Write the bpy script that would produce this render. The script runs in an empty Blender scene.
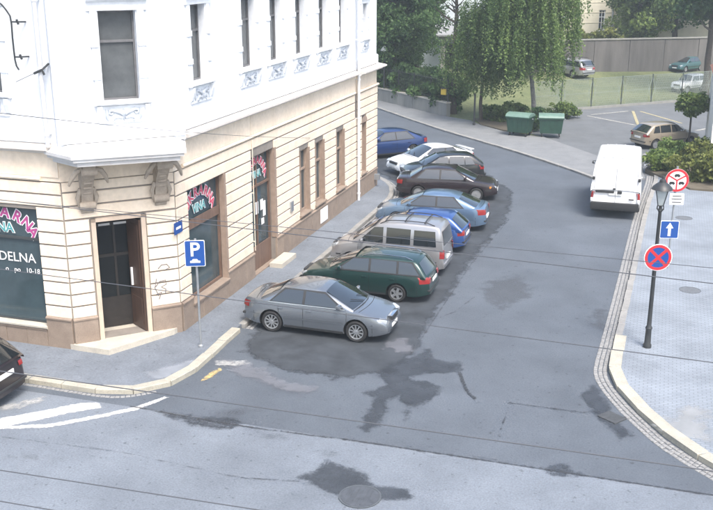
import bpy, bmesh, math, random
import numpy as np
from mathutils import Vector, Matrix, Quaternion
R = math.radians
random.seed(7); rng = np.random.default_rng(7)
sc = bpy.context.scene
COL = sc.collection

# ------------------------------------------------------------------ camera, sky, sun, exposure
FPX, CAMH, CX, CY = 960.0, 10.0, 356.5, 255.0
PITCH = R(17.19); YAW = R(17.586)
cd = bpy.data.cameras.new('camera'); cam = bpy.data.objects.new('camera', cd); COL.objects.link(cam)
cam.location = (0, 0, CAMH); cam.rotation_euler = (R(90) - PITCH, 0, YAW)
cd.sensor_width = 36; cd.lens = 36 * FPX / 713; cd.clip_start = .1; cd.clip_end = 3000
sc.camera = cam
SUN_EL, SUN_AZ = R(58), R(140)            # azimuth from +Y towards +X
w = bpy.data.worlds.new('World'); sc.world = w; w.use_nodes = True
nt = w.node_tree; bg = nt.nodes['Background']
sky = nt.nodes.new('ShaderNodeTexSky'); sky.sky_type = 'NISHITA'; sky.sun_disc = False
sky.sun_elevation = SUN_EL; sky.sun_rotation = SUN_AZ; sky.air_density = 1.2; sky.dust_density = 4.5; sky.ozone_density = 1.0
nt.links.new(sky.outputs[0], bg.inputs[0]); bg.inputs[1].default_value = .15
sd = bpy.data.lights.new('sun', 'SUN'); sun = bpy.data.objects.new('sun', sd); COL.objects.link(sun)
sd.energy = 1.5; sd.angle = R(20); sd.color = (1, .98, .95)
sdir = Vector((math.sin(SUN_AZ) * math.cos(SUN_EL), math.cos(SUN_AZ) * math.cos(SUN_EL), math.sin(SUN_EL)))
sun.rotation_euler = sdir.to_track_quat('Z', 'Y').to_euler(); sun.location = (10, -20, 40)
vs = sc.view_settings; vs.view_transform = 'Standard'; vs.look = 'None'; vs.gamma = 1; vs.use_curve_mapping = False
vs.exposure = 1.28
sc.cycles.transparent_max_bounces = 32

# ------------------------------------------------------------------ photo pixel -> point on a level plane
_f = np.array([-math.sin(YAW), math.cos(YAW), 0]); _r = np.array([math.cos(YAW), math.sin(YAW), 0])
def ray(x, y):
    u = (x - CX) / FPX; v = (y - CY) / FPX
    return _f * (math.cos(PITCH) - v * math.sin(PITCH)) + _r * u + np.array([0, 0, -(math.sin(PITCH) + v * math.cos(PITCH))])
def G(x, y, z=0.0):
    d = ray(x, y); t = (z - CAMH) / d[2]; return (d[0] * t, d[1] * t)

# ------------------------------------------------------------------ materials
MATS = {}
def _nodes(name):
    m = bpy.data.materials.new(name); m.use_nodes = True
    t = m.node_tree; b = t.nodes['Principled BSDF']; return m, t, b
def mat(name, c, rough=.8, var=.15, scale=3.0, bump=0.0, bscale=40.0, metal=0.0, spec=.5, coat=0.0, c2=None, fine=0.0, fscale=60.0, streak=False, specks=0.0):
    if name in MATS: return MATS[name]
    m, t, b = _nodes(name); N = t.nodes; L = t.links
    b.inputs['Roughness'].default_value = rough; b.inputs['Metallic'].default_value = metal
    b.inputs['Specular IOR Level'].default_value = spec; b.inputs['Coat Weight'].default_value = coat; b.inputs['Coat Roughness'].default_value = .03
    geo = N.new('ShaderNodeNewGeometry')
    vec = geo.outputs['Position']
    if streak:
        mp = N.new('ShaderNodeMapping'); mp.inputs['Scale'].default_value = (1, 1, .15); L.new(vec, mp.inputs[0]); vec = mp.outputs[0]
    if var or c2:
        n = N.new('ShaderNodeTexNoise'); n.inputs['Scale'].default_value = scale; n.inputs['Detail'].default_value = 6; n.inputs['Roughness'].default_value = .65
        L.new(vec, n.inputs['Vector'])
        rp = N.new('ShaderNodeValToRGB'); rp.color_ramp.elements[0].position = .3; rp.color_ramp.elements[1].position = .7
        lo = c2 if c2 else tuple(x * (1 - var) for x in c); hi = c if c2 else tuple(min(1, x * (1 + var)) for x in c)
        rp.color_ramp.elements[0].color = (*lo, 1); rp.color_ramp.elements[1].color = (*hi, 1)
        L.new(n.outputs['Fac'], rp.inputs[0]); out = rp.outputs[0]
        if fine:
            n2 = N.new('ShaderNodeTexNoise'); n2.inputs['Scale'].default_value = fscale; n2.inputs['Detail'].default_value = 3
            L.new(geo.outputs['Position'], n2.inputs['Vector'])
            mr = N.new('ShaderNodeMapRange'); mr.inputs[1].default_value = .25; mr.inputs[2].default_value = .75
            mr.inputs[3].default_value = 1 - fine; mr.inputs[4].default_value = 1 + fine; L.new(n2.outputs['Fac'], mr.inputs[0])
            mx = N.new('ShaderNodeMix'); mx.data_type = 'RGBA'; mx.blend_type = 'MULTIPLY'; mx.inputs[0].default_value = 1
            L.new(out, mx.inputs[6]); L.new(mr.outputs[0], mx.inputs[7]); out = mx.outputs[2]
        if specks:
            for sc_, lo_, hi_, k_ in ((7.0, .64, .72, specks), (.16, .35, .68, specks * .45), (26.0, .66, .74, specks * .8)):
                n5 = N.new('ShaderNodeTexNoise'); n5.inputs['Scale'].default_value = sc_; n5.inputs['Detail'].default_value = 3; L.new(geo.outputs['Position'], n5.inputs['Vector'])
                m5 = N.new('ShaderNodeMapRange'); m5.inputs[1].default_value = lo_; m5.inputs[2].default_value = hi_; m5.inputs[3].default_value = 1; m5.inputs[4].default_value = 1 - k_; L.new(n5.outputs['Fac'], m5.inputs[0])
                x5 = N.new('ShaderNodeMix'); x5.data_type = 'RGBA'; x5.blend_type = 'MULTIPLY'; x5.inputs[0].default_value = 1; L.new(out, x5.inputs[6]); L.new(m5.outputs[0], x5.inputs[7]); out = x5.outputs[2]
        L.new(out, b.inputs['Base Color'])
    else: b.inputs['Base Color'].default_value = (*c, 1)
    if bump:
        n3 = N.new('ShaderNodeTexNoise'); n3.inputs['Scale'].default_value = bscale; n3.inputs['Detail'].default_value = 4
        L.new(geo.outputs['Position'], n3.inputs['Vector'])
        bp = N.new('ShaderNodeBump'); bp.inputs['Strength'].default_value = bump; bp.inputs['Distance'].default_value = .02
        L.new(n3.outputs['Fac'], bp.inputs['Height']); L.new(bp.outputs[0], b.inputs['Normal'])
    MATS[name] = m; return m
def paver_mat(name, c1, c2, cm, scale, rot=0.0, bw=.5, rh=.25):
    m, t, b = _nodes(name); N = t.nodes; L = t.links
    geo = N.new('ShaderNodeNewGeometry'); mp = N.new('ShaderNodeMapping'); mp.inputs['Rotation'].default_value = (0, 0, rot); L.new(geo.outputs['Position'], mp.inputs[0])
    br = N.new('ShaderNodeTexBrick'); br.inputs['Scale'].default_value = scale; br.inputs['Color1'].default_value = (*c1, 1); br.inputs['Color2'].default_value = (*c2, 1); br.inputs['Mortar'].default_value = (*cm, 1)
    br.inputs['Mortar Size'].default_value = .035; br.inputs['Brick Width'].default_value = bw; br.inputs['Row Height'].default_value = rh; L.new(mp.outputs[0], br.inputs[0])
    n = N.new('ShaderNodeTexNoise'); n.inputs['Scale'].default_value = .7; n.inputs['Detail'].default_value = 6; L.new(geo.outputs['Position'], n.inputs[0])
    mr = N.new('ShaderNodeMapRange'); mr.inputs[1].default_value = .3; mr.inputs[2].default_value = .7; mr.inputs[3].default_value = .78; mr.inputs[4].default_value = 1.12; L.new(n.outputs[0], mr.inputs[0])
    mx = N.new('ShaderNodeMix'); mx.data_type = 'RGBA'; mx.blend_type = 'MULTIPLY'; mx.inputs[0].default_value = 1; L.new(br.outputs[0], mx.inputs[6]); L.new(mr.outputs[0], mx.inputs[7])
    L.new(mx.outputs[2], b.inputs['Base Color']); b.inputs['Roughness'].default_value = .85
    bp = N.new('ShaderNodeBump'); bp.inputs['Strength'].default_value = .4; bp.inputs['Distance'].default_value = .01; bp.invert = True; L.new(br.outputs['Fac'], bp.inputs['Height']); L.new(bp.outputs[0], b.inputs['Normal'])
    return m
def worn_mat(name, c, rough, edge=.12, nscale=5.0, amount=.9, var=.2, spec=.5, wear=0.0, wscale=9.0):
    # a stain or painted mark whose rim breaks up: attribute 'edge' = metres inside the outline
    m, t, b = _nodes(name); N = t.nodes; L = t.links
    b.inputs['Roughness'].default_value = rough; b.inputs['Specular IOR Level'].default_value = spec
    geo = N.new('ShaderNodeNewGeometry')
    n = N.new('ShaderNodeTexNoise'); n.inputs['Scale'].default_value = nscale; n.inputs['Detail'].default_value = 7; n.inputs['Roughness'].default_value = .7; L.new(geo.outputs['Position'], n.inputs[0])
    at = N.new('ShaderNodeAttribute'); at.attribute_name = 'edge'
    ma = N.new('ShaderNodeMath'); ma.operation = 'MULTIPLY_ADD'; L.new(n.outputs['Fac'], ma.inputs[0]); ma.inputs[1].default_value = edge * 4; ma.inputs[2].default_value = -edge * 2
    ad = N.new('ShaderNodeMath'); ad.operation = 'ADD'; L.new(at.outputs['Fac'], ad.inputs[0]); L.new(ma.outputs[0], ad.inputs[1])
    mr = N.new('ShaderNodeMapRange'); mr.interpolation_type = 'SMOOTHSTEP'; mr.inputs[1].default_value = -.01; mr.inputs[2].default_value = edge; mr.inputs[3].default_value = 0; mr.inputs[4].default_value = amount; L.new(ad.outputs[0], mr.inputs[0])
    alpha = mr.outputs[0]
    if wear:
        n4 = N.new('ShaderNodeTexNoise'); n4.inputs['Scale'].default_value = wscale; n4.inputs['Detail'].default_value = 8; n4.inputs['Roughness'].default_value = .75; L.new(geo.outputs['Position'], n4.inputs[0])
        m4 = N.new('ShaderNodeMapRange'); m4.inputs[1].default_value = .5 - .12; m4.inputs[2].default_value = .5 + .05; m4.inputs[3].default_value = 1 - wear; m4.inputs[4].default_value = 1; L.new(n4.outputs[0], m4.inputs[0])
        mm = N.new('ShaderNodeMath'); mm.operation = 'MULTIPLY'; L.new(alpha, mm.inputs[0]); L.new(m4.outputs[0], mm.inputs[1]); alpha = mm.outputs[0]
    L.new(alpha, b.inputs['Alpha'])
    n2 = N.new('ShaderNodeTexNoise'); n2.inputs['Scale'].default_value = 1.7; n2.inputs['Detail'].default_value = 8; L.new(geo.outputs['Position'], n2.inputs[0])
    rp = N.new('ShaderNodeValToRGB'); rp.color_ramp.elements[0].position = .3; rp.color_ramp.elements[1].position = .7
    rp.color_ramp.elements[0].color = (*[x * (1 - var) for x in c], 1); rp.color_ramp.elements[1].color = (*[x * (1 + var) for x in c], 1); L.new(n2.outputs[0], rp.inputs[0]); L.new(rp.outputs[0], b.inputs['Base Color'])
    return m
def leaf_mat(name, c1, c2, trans=.25):
    m, t, b = _nodes(name); N = t.nodes; L = t.links
    at = N.new('ShaderNodeAttribute'); at.attribute_name = 'tone'
    rp = N.new('ShaderNodeValToRGB'); rp.color_ramp.elements[0].color = (*c1, 1); rp.color_ramp.elements[1].color = (*c2, 1); L.new(at.outputs['Fac'], rp.inputs[0])
    L.new(rp.outputs[0], b.inputs['Base Color']); b.inputs['Roughness'].default_value = .55; b.inputs['Specular IOR Level'].default_value = .3
    tr = N.new('ShaderNodeBsdfTranslucent'); L.new(rp.outputs[0], tr.inputs[0]); mx = N.new('ShaderNodeMixShader'); mx.inputs[0].default_value = trans
    L.new(b.outputs[0], mx.inputs[1]); L.new(tr.outputs[0], mx.inputs[2]); L.new(mx.outputs[0], N['Material Output'].inputs[0]); return m

CREAM = mat('cream_plaster', (.80, .69, .56), .9, .0, 1.4, .15, 70, c2=(.70, .59, .46), fine=.08, fscale=9, streak=True)
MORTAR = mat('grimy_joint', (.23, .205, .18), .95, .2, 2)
WHITE = mat('white_plaster', (.80, .82, .84), .9, 0, 1.6, .15, 60, c2=(.63, .66, .70), fine=.04, fscale=6, streak=True)
TRIM = mat('white_trim', (.74, .765, .79), .85, .10, 4, .1, 60)
RELIEF = mat('relief_plaster', (.46, .50, .55), .9, .15, 9)
PLINTH = mat('brown_granite', (.285, .225, .175), .7, 0, 3, .1, 50, c2=(.215, .165, .13), fine=.15, fscale=45)
STONE = mat('pale_stone', (.52, .48, .40), .85, 0, 3, .2, 30, c2=(.40, .37, .32), fine=.12, fscale=40)
KERB = mat('kerb_stone', (.44, .41, .33), .85, 0, 2.5, .25, 30, c2=(.29, .28, .24), fine=.15, fscale=30)
KERBG = mat('grey_kerb_stone', (.30, .29, .27), .85, 0, 2.5, .25, 30, c2=(.21, .21, .20), fine=.15, fscale=30)
COBBLE = mat('granite_cobble', (.30, .30, .29), .8, 0, 14, .3, 40, c2=(.17, .17, .17))
ASPH = mat('asphalt', (.108, .126, .149), .82, 0, .55, .5, 60, c2=(.078, .092, .110), specks=.38, fine=.2, fscale=25)
ASPHL = mat('light_asphalt', (.195, .222, .255), .82, 0, .6, .5, 60, c2=(.138, .158, .184), specks=.38, fine=.2, fscale=25)
LOTA = mat('lot_asphalt', (.14, .15, .158), .9, 0, .8, .2, 60, c2=(.105, .113, .12), fine=.1, fscale=14)
PAVEL = mat('pavement_asphalt', (.190, .214, .245), .88, 0, .9, .3, 80, c2=(.130, .148, .172), specks=.35, fine=.18, fscale=22)
PAVEFAR = mat('far_pavement_stone', (.21, .218, .222), .9, 0, 1.2, .2, 40, c2=(.155, .162, .168), fine=.1, fscale=12)
PAVER = paver_mat('small_concrete_pavers', (.245, .275, .308), (.208, .235, .265), (.168, .19, .215), 2.6)
CONC = mat('concrete', (.27, .27, .25), .9, 0, 1.5, .2, 30, c2=(.19, .19, .175), streak=True)
GRASS = mat('grass_turf', (.165, .18, .08), .95, 0, .5, .6, 14, c2=(.085, .11, .045), fine=.35, fscale=6)
DIRT = mat('dark_soil', (.10, .085, .06), .95, .3, 2)
GLASS = mat('window_glass', (.018, .022, .024), .06, 0, spec=.7)
DUSTG = mat('dusty_glass', (.085, .092, .096), .2, .25, 1.5, spec=.6)
WFR = mat('grey_window_frame', (.13, .13, .135), .6, .15, 6)
SHOPG = mat('shop_glass', (.045, .068, .078), .08, .3, .8, spec=.6)
BROWN = mat('brown_timber', (.15, .095, .07), .5, .25, 8, streak=True)
TAUPE = mat('taupe_frame', (.30, .225, .175), .6, .15, 5)
DARKW = mat('dark_timber', (.02, .016, .014), .5, .3, 6)
INT = mat('dark_interior', (.03, .03, .03), .9, .2, 3)
IRON = mat('black_iron', (.03, .033, .035), .45, .2, 8, spec=.5)
GREYM = mat('grey_galvanised', (.36, .38, .40), .45, .12, 6, metal=.6)
PIPE = mat('painted_pipe', (.62, .63, .65), .6, .1, 4)
BLACK = mat('matt_black', (.012, .012, .013), .8, 0)
RUBBER = mat('tyre_rubber', (.016, .016, .017), .75, .2, 20)
ALLOY = mat('alloy', (.62, .64, .66), .28, .06, 8, metal=.85)
STEELW = mat('steel_wheel_cover', (.24, .25, .26), .45, .1, 8, metal=.2)
CARGLASS = mat('car_glass', (.014, .018, .021), .03, 0, spec=1.0, coat=1.0)
CHROME = mat('chrome', (.75, .76, .78), .15, 0, metal=1)
LAMPG = mat('lamp_glass', (.36, .39, .42), .08, .05, 10, spec=.8, coat=.5)
REDL = mat('red_lens', (.24, .014, .014), .15, .1, 10, coat=.5)
ORANGE = mat('amber_lens', (.55, .20, .03), .2, 0, coat=.5)
PLATE = mat('number_plate', (.72, .72, .70), .5, .05, 20)
TRIMB = mat('black_plastic', (.03, .031, .033), .55, .1, 10)
BARK = mat('bark', (.085, .07, .055), .95, 0, 9, .6, 25, c2=(.045, .037, .03))
BIRCH = mat('birch_bark', (.24, .24, .22), .9, 0, 5, .3, 25, c2=(.07, .065, .06))
SBLUE = mat('sign_blue', (.010, .065, .27), .35, .05, 6)
SRED = mat('sign_red', (.50, .025, .035), .35, .05, 6)
SWHITE = mat('sign_white', (.78, .78, .78), .4, .04, 6)
SBLACK = mat('sign_black', (.02, .02, .022), .5, 0)
SGREY = mat('sign_back', (.30, .31, .32), .5, .1, 6, metal=.4)
YELLOW = mat('yellow_paint', (.62, .45, .06), .6, .12, 6)
PINK = mat('pink_lettering', (.52, .07, .13), .5, .05, 6)
PURPLE = mat('purple_lettering', (.40, .06, .22), .5, .05, 6)
TEAL = mat('teal_lettering', (.07, .30, .31), .5, .05, 6)
BINM = mat('green_bin', (.02, .062, .042), .5, .2, 4, bump=.1)
BINL = mat('pale_green_lid', (.13, .21, .175), .45, .15, 4)
def paint(name, c, metal=.55, rough=.32): return mat('paint_' + name, c, rough, 0 if False else .04, 1.5, metal=metal, coat=.9)

# ------------------------------------------------------------------ object helpers
def setp(o, label=None, cat=None, group=None, kind=None):
    if label: o['label'] = label
    if cat: o['category'] = cat
    if group: o['group'] = group
    if kind: o['kind'] = kind
    return o
def empty(name, loc=(0, 0, 0), rz=0.0, label=None, cat=None, group=None):
    o = bpy.data.objects.new(name, None); o.empty_display_size = .3; COL.objects.link(o); o.location = loc; o.rotation_euler = (0, 0, rz)
    return setp(o, label, cat, group)
def base_of(o):
    v = Vector((0, 0, 0))
    while o is not None: v += o.location; o = o.parent
    return v
class MB:
    def __init__(s): s.v = []; s.f = []; s.m = []; s.mi = 0
    def quad(s, *p):
        b = len(s.v); s.v += [tuple(q) for q in p]; s.f.append(tuple(range(b, b + len(p)))); s.m.append(s.mi); return s
    def add(s, v, f):
        b = len(s.v); s.v += [tuple(q) for q in v]; s.f += [tuple(i + b for i in q) for q in f]; s.m += [s.mi] * len(f); return s
    def box(s, c, d, M=None):
        x, y, z = d[0] / 2, d[1] / 2, d[2] / 2
        v = [Vector(q) for q in ((-x, -y, -z), (x, -y, -z), (x, y, -z), (-x, y, -z), (-x, -y, z), (x, -y, z), (x, y, z), (-x, y, z))]
        if M is not None: v = [M @ q for q in v]
        return s.add([q + Vector(c) for q in v], [(3, 2, 1, 0), (4, 5, 6, 7), (0, 1, 5, 4), (1, 2, 6, 5), (2, 3, 7, 6), (3, 0, 4, 7)])
    def rbox(s, c, d, r=.03, M=None):      # box with chamfered edges
        x, y, z = d[0] / 2, d[1] / 2, d[2] / 2; r = min(r, x * .9, y * .9, z * .9)
        bm = bmesh.new(); bmesh.ops.create_cube(bm, size=1)
        for q in bm.verts: q.co = Vector((q.co.x * d[0], q.co.y * d[1], q.co.z * d[2]))
        bmesh.ops.bevel(bm, geom=bm.edges[:] + bm.verts[:], offset=r, segments=2, affect='EDGES', profile=.6)
        v = [(M @ q.co if M is not None else q.co) + Vector(c) for q in bm.verts]; bm.verts.index_update()
        f = [[q.index for q in p.verts] for p in bm.faces]; bm.free(); return s.add(v, f)
    def tube(s, pts, r, n=8, cap=True):
        pts = [Vector(p) for p in pts]; rs = r if isinstance(r, (list, tuple)) else [r] * len(pts)
        rings = []; up = None; vv = []; ff = []
        for i, p in enumerate(pts):
            t = (pts[min(i + 1, len(pts) - 1)] - pts[max(i - 1, 0)]).normalized()
            if up is None: up = Vector((0, 0, 1)) if abs(t.z) < .9 else Vector((1, 0, 0))
            a = (up - t * up.dot(t)).normalized(); up = a; bb = t.cross(a)
            vv += [p + (a * math.cos(2 * math.pi * k / n) + bb * math.sin(2 * math.pi * k / n)) * rs[i] for k in range(n)]
        for i in range(len(pts) - 1):
            for k in range(n): ff.append((i * n + k, i * n + (k + 1) % n, (i + 1) * n + (k + 1) % n, (i + 1) * n + k))
        if cap: ff.append(tuple(range(n))[::-1]); ff.append(tuple(range((len(pts) - 1) * n, len(pts) * n)))
        return s.add(vv, ff)
    def lathe(s, prof, n=20, M=None, c=(0, 0, 0), cap=True):      # (radius, height) about local z
        vv = []; ff = []
        for r, h in prof:
            for k in range(n):
                q = Vector((r * math.cos(2 * math.pi * k / n), r * math.sin(2 * math.pi * k / n), h)); vv.append((M @ q if M is not None else q) + Vector(c))
        for i in range(len(prof) - 1):
            for k in range(n): ff.append((i * n + k, i * n + (k + 1) % n, (i + 1) * n + (k + 1) % n, (i + 1) * n + k))
        if cap and prof[0][0] > 1e-4: ff.append(tuple(range(n))[::-1])
        if cap and prof[-1][0] > 1e-4: ff.append(tuple(range((len(prof) - 1) * n, len(prof) * n)))
        return s.add(vv, ff)
    def prism(s, poly, z0, z1):
        n = len(poly); v = [(p[0], p[1], z0) for p in poly] + [(p[0], p[1], z1) for p in poly]
        return s.add(v, [tuple(range(n))[::-1], tuple(range(n, 2 * n))] + [(i, (i + 1) % n, n + (i + 1) % n, n + i) for i in range(n)])
    def extrude(s, pts3, vec):
        n = len(pts3); vec = Vector(vec); v = [Vector(p) for p in pts3] + [Vector(p) + vec for p in pts3]
        return s.add(v, [tuple(range(n))[::-1], tuple(range(n, 2 * n))] + [(i, (i + 1) % n, n + (i + 1) % n, n + i) for i in range(n)])
    def build(s, name, mats, parent=None, smooth=0, local=False, kind=None, label=None, cat=None, group=None, recalc=True):
        me = bpy.data.meshes.new(name)
        off = Vector((0, 0, 0))
        if parent is not None and not local: off = base_of(parent)
        if parent is None and not local and s.v:
            a = np.array([tuple(q) for q in s.v]); off = Vector(((a[:, 0].min() + a[:, 0].max()) / 2, (a[:, 1].min() + a[:, 1].max()) / 2, a[:, 2].min()))
        me.from_pydata([tuple(Vector(q) - off) for q in s.v], [], s.f)
        ms = mats if isinstance(mats, (list, tuple)) else [mats]
        for q in ms:
            if q is not None: me.materials.append(q)
        if len(ms) > 1: me.polygons.foreach_set('material_index', s.m)
        if recalc:
            bm = bmesh.new(); bm.from_mesh(me); bmesh.ops.recalc_face_normals(bm, faces=bm.faces[:]); bm.to_mesh(me); bm.free()
        if smooth:
            me.polygons.foreach_set('use_smooth', [True] * len(me.polygons)); me.set_sharp_from_angle(angle=R(smooth))
        o = bpy.data.objects.new(name, me); COL.objects.link(o)
        if parent is not None: o.parent = parent
        elif not local: o.location = off
        return setp(o, label, cat, group, kind)
def copy_tree(o, parent=None):
    c = o.copy(); COL.objects.link(c); c.parent = parent
    for ch in list(o.children): copy_tree(ch, c)
    return c
_tc = {}
def text_geo(txt, size, offset=0.0, depth=.004):
    key = (txt, size, offset, depth)
    if key in _tc: return _tc[key]
    cu = bpy.data.curves.new('t', 'FONT'); cu.body = txt; cu.size = size; cu.align_x = 'CENTER'; cu.align_y = 'CENTER'; cu.offset = offset; cu.extrude = depth; cu.resolution_u = 3
    o = bpy.data.objects.new('t', cu); COL.objects.link(o); bpy.context.view_layer.update()
    dg = bpy.context.evaluated_depsgraph_get(); me = bpy.data.meshes.new_from_object(o.evaluated_get(dg))
    v = [tuple(q.co) for q in me.vertices]; f = [tuple(p.vertices) for p in me.polygons]
    bpy.data.objects.remove(o); bpy.data.curves.remove(cu); bpy.data.meshes.remove(me)
    _tc[key] = (v, f); return v, f
def resample(path, step):
    P = [Vector((p[0], p[1])) for p in path]; d = [0]
    for a, b in zip(P, P[1:]): d.append(d[-1] + (b - a).length)
    n = max(1, round(d[-1] / step)); out = []
    for k in range(n + 1):
        t = d[-1] * k / n; i = max(j for j in range(len(P)) if d[j] <= t + 1e-9); i = min(i, len(P) - 2)
        out.append(P[i].lerp(P[i + 1], (t - d[i]) / (d[i + 1] - d[i])))
    return out
def smooth_path(path, it=2):
    P = [Vector((p[0], p[1])) for p in path]
    for _ in range(it):
        Q = [P[0]]
        for a, b in zip(P, P[1:]): Q += [a.lerp(b, .25), a.lerp(b, .75)]
        P = Q + [P[-1]]
    return P
def offset_path(P, d):
    out = []
    for i, p in enumerate(P):
        t = (P[min(i + 1, len(P) - 1)] - P[max(i - 1, 0)]).normalized(); out.append(p + Vector((-t.y, t.x)) * d)
    return out
def sheet(name, poly, z, m, cell=.12, parent=None, pad=.25, zf=None):
    # gridded sheet covering a polygon, with the distance to the outline stored as 'edge'
    P = np.array(poly, float); lo = P.min(0) - pad; hi = P.max(0) + pad
    nx = max(2, int((hi[0] - lo[0]) / cell) + 1); ny = max(2, int((hi[1] - lo[1]) / cell) + 1)
    xs = np.linspace(lo[0], hi[0], nx); ys = np.linspace(lo[1], hi[1], ny); X, Y = np.meshgrid(xs, ys); pts = np.stack([X.ravel(), Y.ravel()], 1)
    A = P; B = np.roll(P, -1, 0); dmin = np.full(len(pts), 1e9); ins = np.zeros(len(pts), bool)
    for a, b in zip(A, B):
        ab = b - a; t = np.clip(((pts - a) @ ab) / (ab @ ab + 1e-12), 0, 1); dmin = np.minimum(dmin, np.linalg.norm(pts - a - t[:, None] * ab, axis=1))
        c = ((a[1] > pts[:, 1]) != (b[1] > pts[:, 1])) & (pts[:, 0] < (b[0] - a[0]) * (pts[:, 1] - a[1]) / (b[1] - a[1] + 1e-12) + a[0]); ins ^= c
    sdv = np.where(ins, dmin, -dmin)
    idx = np.arange(nx * ny).reshape(ny, nx); F = np.stack([idx[:-1, :-1], idx[:-1, 1:], idx[1:, 1:], idx[1:, :-1]], -1).reshape(-1, 4)
    keep = sdv[F].max(1) > -pad; F = F[keep]; used = np.unique(F); remap = -np.ones(nx * ny, int); remap[used] = np.arange(len(used))
    c = (lo + hi) / 2; off = np.array([c[0], c[1], z])
    if parent is not None: off = np.array(base_of(parent))
    V = np.column_stack([pts[used], np.full(len(used), z)]) - off
    me = bpy.data.meshes.new(name); me.from_pydata(V.tolist(), [], remap[F].tolist()); me.materials.append(m)
    at = me.attributes.new('edge', 'FLOAT', 'POINT'); at.data.foreach_set('value', sdv[used].astype(np.float32))
    o = bpy.data.objects.new(name, me); COL.objects.link(o)
    if parent is not None: o.parent = parent
    else: o.location = off
    return o
def px(poly, z=0.0): return [G(a, b, z) for a, b in poly]
def in_poly(p, poly):
    c = False; n = len(poly)
    for i in range(n):
        a, b = poly[i], poly[(i + 1) % n]
        if (a[1] > p[1]) != (b[1] > p[1]) and p[0] < (b[0] - a[0]) * (p[1] - a[1]) / (b[1] - a[1] + 1e-12) + a[0]: c = not c
    return c

# ================================================================== SETTING: ground, road, pavements
PZ = .12
road = MB().quad((-900, -300, 0), (900, -300, 0), (900, 1500, 0), (-900, 1500, 0)).build('road', ASPH, kind='structure')
cross = MB().quad((-120, -60, .004), (120, -60, .004), (120, 17.8, .004), (-120, 17.8, .004)).build('cross_street', ASPHL, kind='structure')

def pavement(name, poly, z, m):
    b = MB(); n = len(poly); b.add([(p[0], p[1], z) for p in poly], [tuple(range(n))])
    for i in range(n):
        a, c = poly[i], poly[(i + 1) % n]; b.quad((a[0], a[1], 0), (c[0], c[1], 0), (c[0], c[1], z), (a[0], a[1], z))
    return b.build(name, m, kind='structure')
def kerb(parent, path, width, h, step, m, jit=.012, name='kerbstone'):
    P = resample(path, step)
    for i, (a, b) in enumerate(zip(P, P[1:])):
        t = (b - a).normalized(); n = Vector((-t.y, t.x)); g = .012; zz = h + random.uniform(-.006, .008)
        a2 = a + t * g + n * random.uniform(-jit, jit); b2 = b - t * g + n * random.uniform(-jit, jit)
        q = [a2, b2, b2 + n * width, a2 + n * width]; mb = MB()
        c = .015; lo = [(p.x, p.y, 0) for p in q]; mid = [(p.x, p.y, zz - c) for p in q]; cen = sum(q, Vector((0, 0))) / 4
        top = [(p.x + (cen.x - p.x) * .03 + (n.x * c if k < 2 else -n.x * c), p.y + (cen.y - p.y) * .03 + (n.y * c if k < 2 else -n.y * c), zz) for k, p in enumerate(q)]
        mb.add(lo + mid + top, [(0, 1, 5, 4), (1, 2, 6, 5), (2, 3, 7, 6), (3, 0, 4, 7), (4, 5, 9, 8), (5, 6, 10, 9), (6, 7, 11, 10), (7, 4, 8, 11), (8, 9, 10, 11)])
        mb.build(name, m, parent)
def cobbles(parent, path, rows, size=.10, z=.02):
    b = MB(); P0 = resample(path, size * .5)
    for r in range(rows):
        P = resample(offset_path(P0, r * size), size * 1.15)
        for a, c in zip(P, P[1:]):
            t = (c - a).normalized(); n = Vector((-t.y, t.x)); m = (a + c) / 2 + n * size / 2; s = size * random.uniform(.40, .45); l = size * 1.15 * random.uniform(.40, .45)
            zz = z + random.uniform(-.006, .006); k = .72
            lo = [m - t * l - n * s, m + t * l - n * s, m + t * l + n * s, m - t * l + n * s]
            b.add([(p.x, p.y, 0) for p in lo] + [(p.x, p.y, zz - .012) for p in lo] + [(m.x + (p.x - m.x) * k, m.y + (p.y - m.y) * k, zz) for p in lo],
                  [(0, 1, 5, 4), (1, 2, 6, 5), (2, 3, 7, 6), (3, 0, 4, 7), (4, 5, 9, 8), (5, 6, 10, 9), (6, 7, 11, 10), (7, 4, 8, 11), (8, 9, 10, 11)])
    return b.build('cobble_gutter', COBBLE, parent, kind='stuff')

# left pavement round the corner building (path: outer kerb line, pavement on its left when walking +)
LK = [(-40, 18.22)] + [(-14.3, 18.2), (-12.8, 18.16)] + [G(115, 397), G(150, 392), G(180, 384), G(200, 370), (-10.62, 21.2), (-10.66, 22.4), (-10.66, 38.0), (-10.9, 40.2), (-11.7, 42.0), (-13.5, 44.0), (-30, 56)]
LKs = [p for p in smooth_path(LK, 2)]
lp = pavement('pavement_left', [(p.x, p.y) for p in offset_path(LKs, .10)] + [(-40, 60)], PZ, PAVEL)
i0 = min(range(len(LKs)), key=lambda i: (LKs[i] - Vector((-19, 18.2))).length)
kp = resample(LKs, .3)
front = [p for p in kp if p.y < 23.0 and p.x > -19]; side = [p for p in kp if p.y >= 22.9 and p.y < 47]
kerb(lp, front, .26, PZ + .012, .95, KERB); kerb(lp, side, .2, PZ + .008, 1.0, KERBG)
cobbles(lp, offset_path(side, -.24), 2, .11, .022)
cobbles(lp, offset_path([p for p in front if p.x < -11], -.14), 1, .11, .018)
# light repaired strip on the corner pavement
_pr = sheet('pavement_repair', px([(143, 372), (196, 357), (203, 364), (190, 373), (150, 383)], PZ), PZ + .004, worn_mat('pavement_repair', (.30, .325, .36), .9, .16, 4, .6), .08); setp(_pr, kind='structure')

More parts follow.
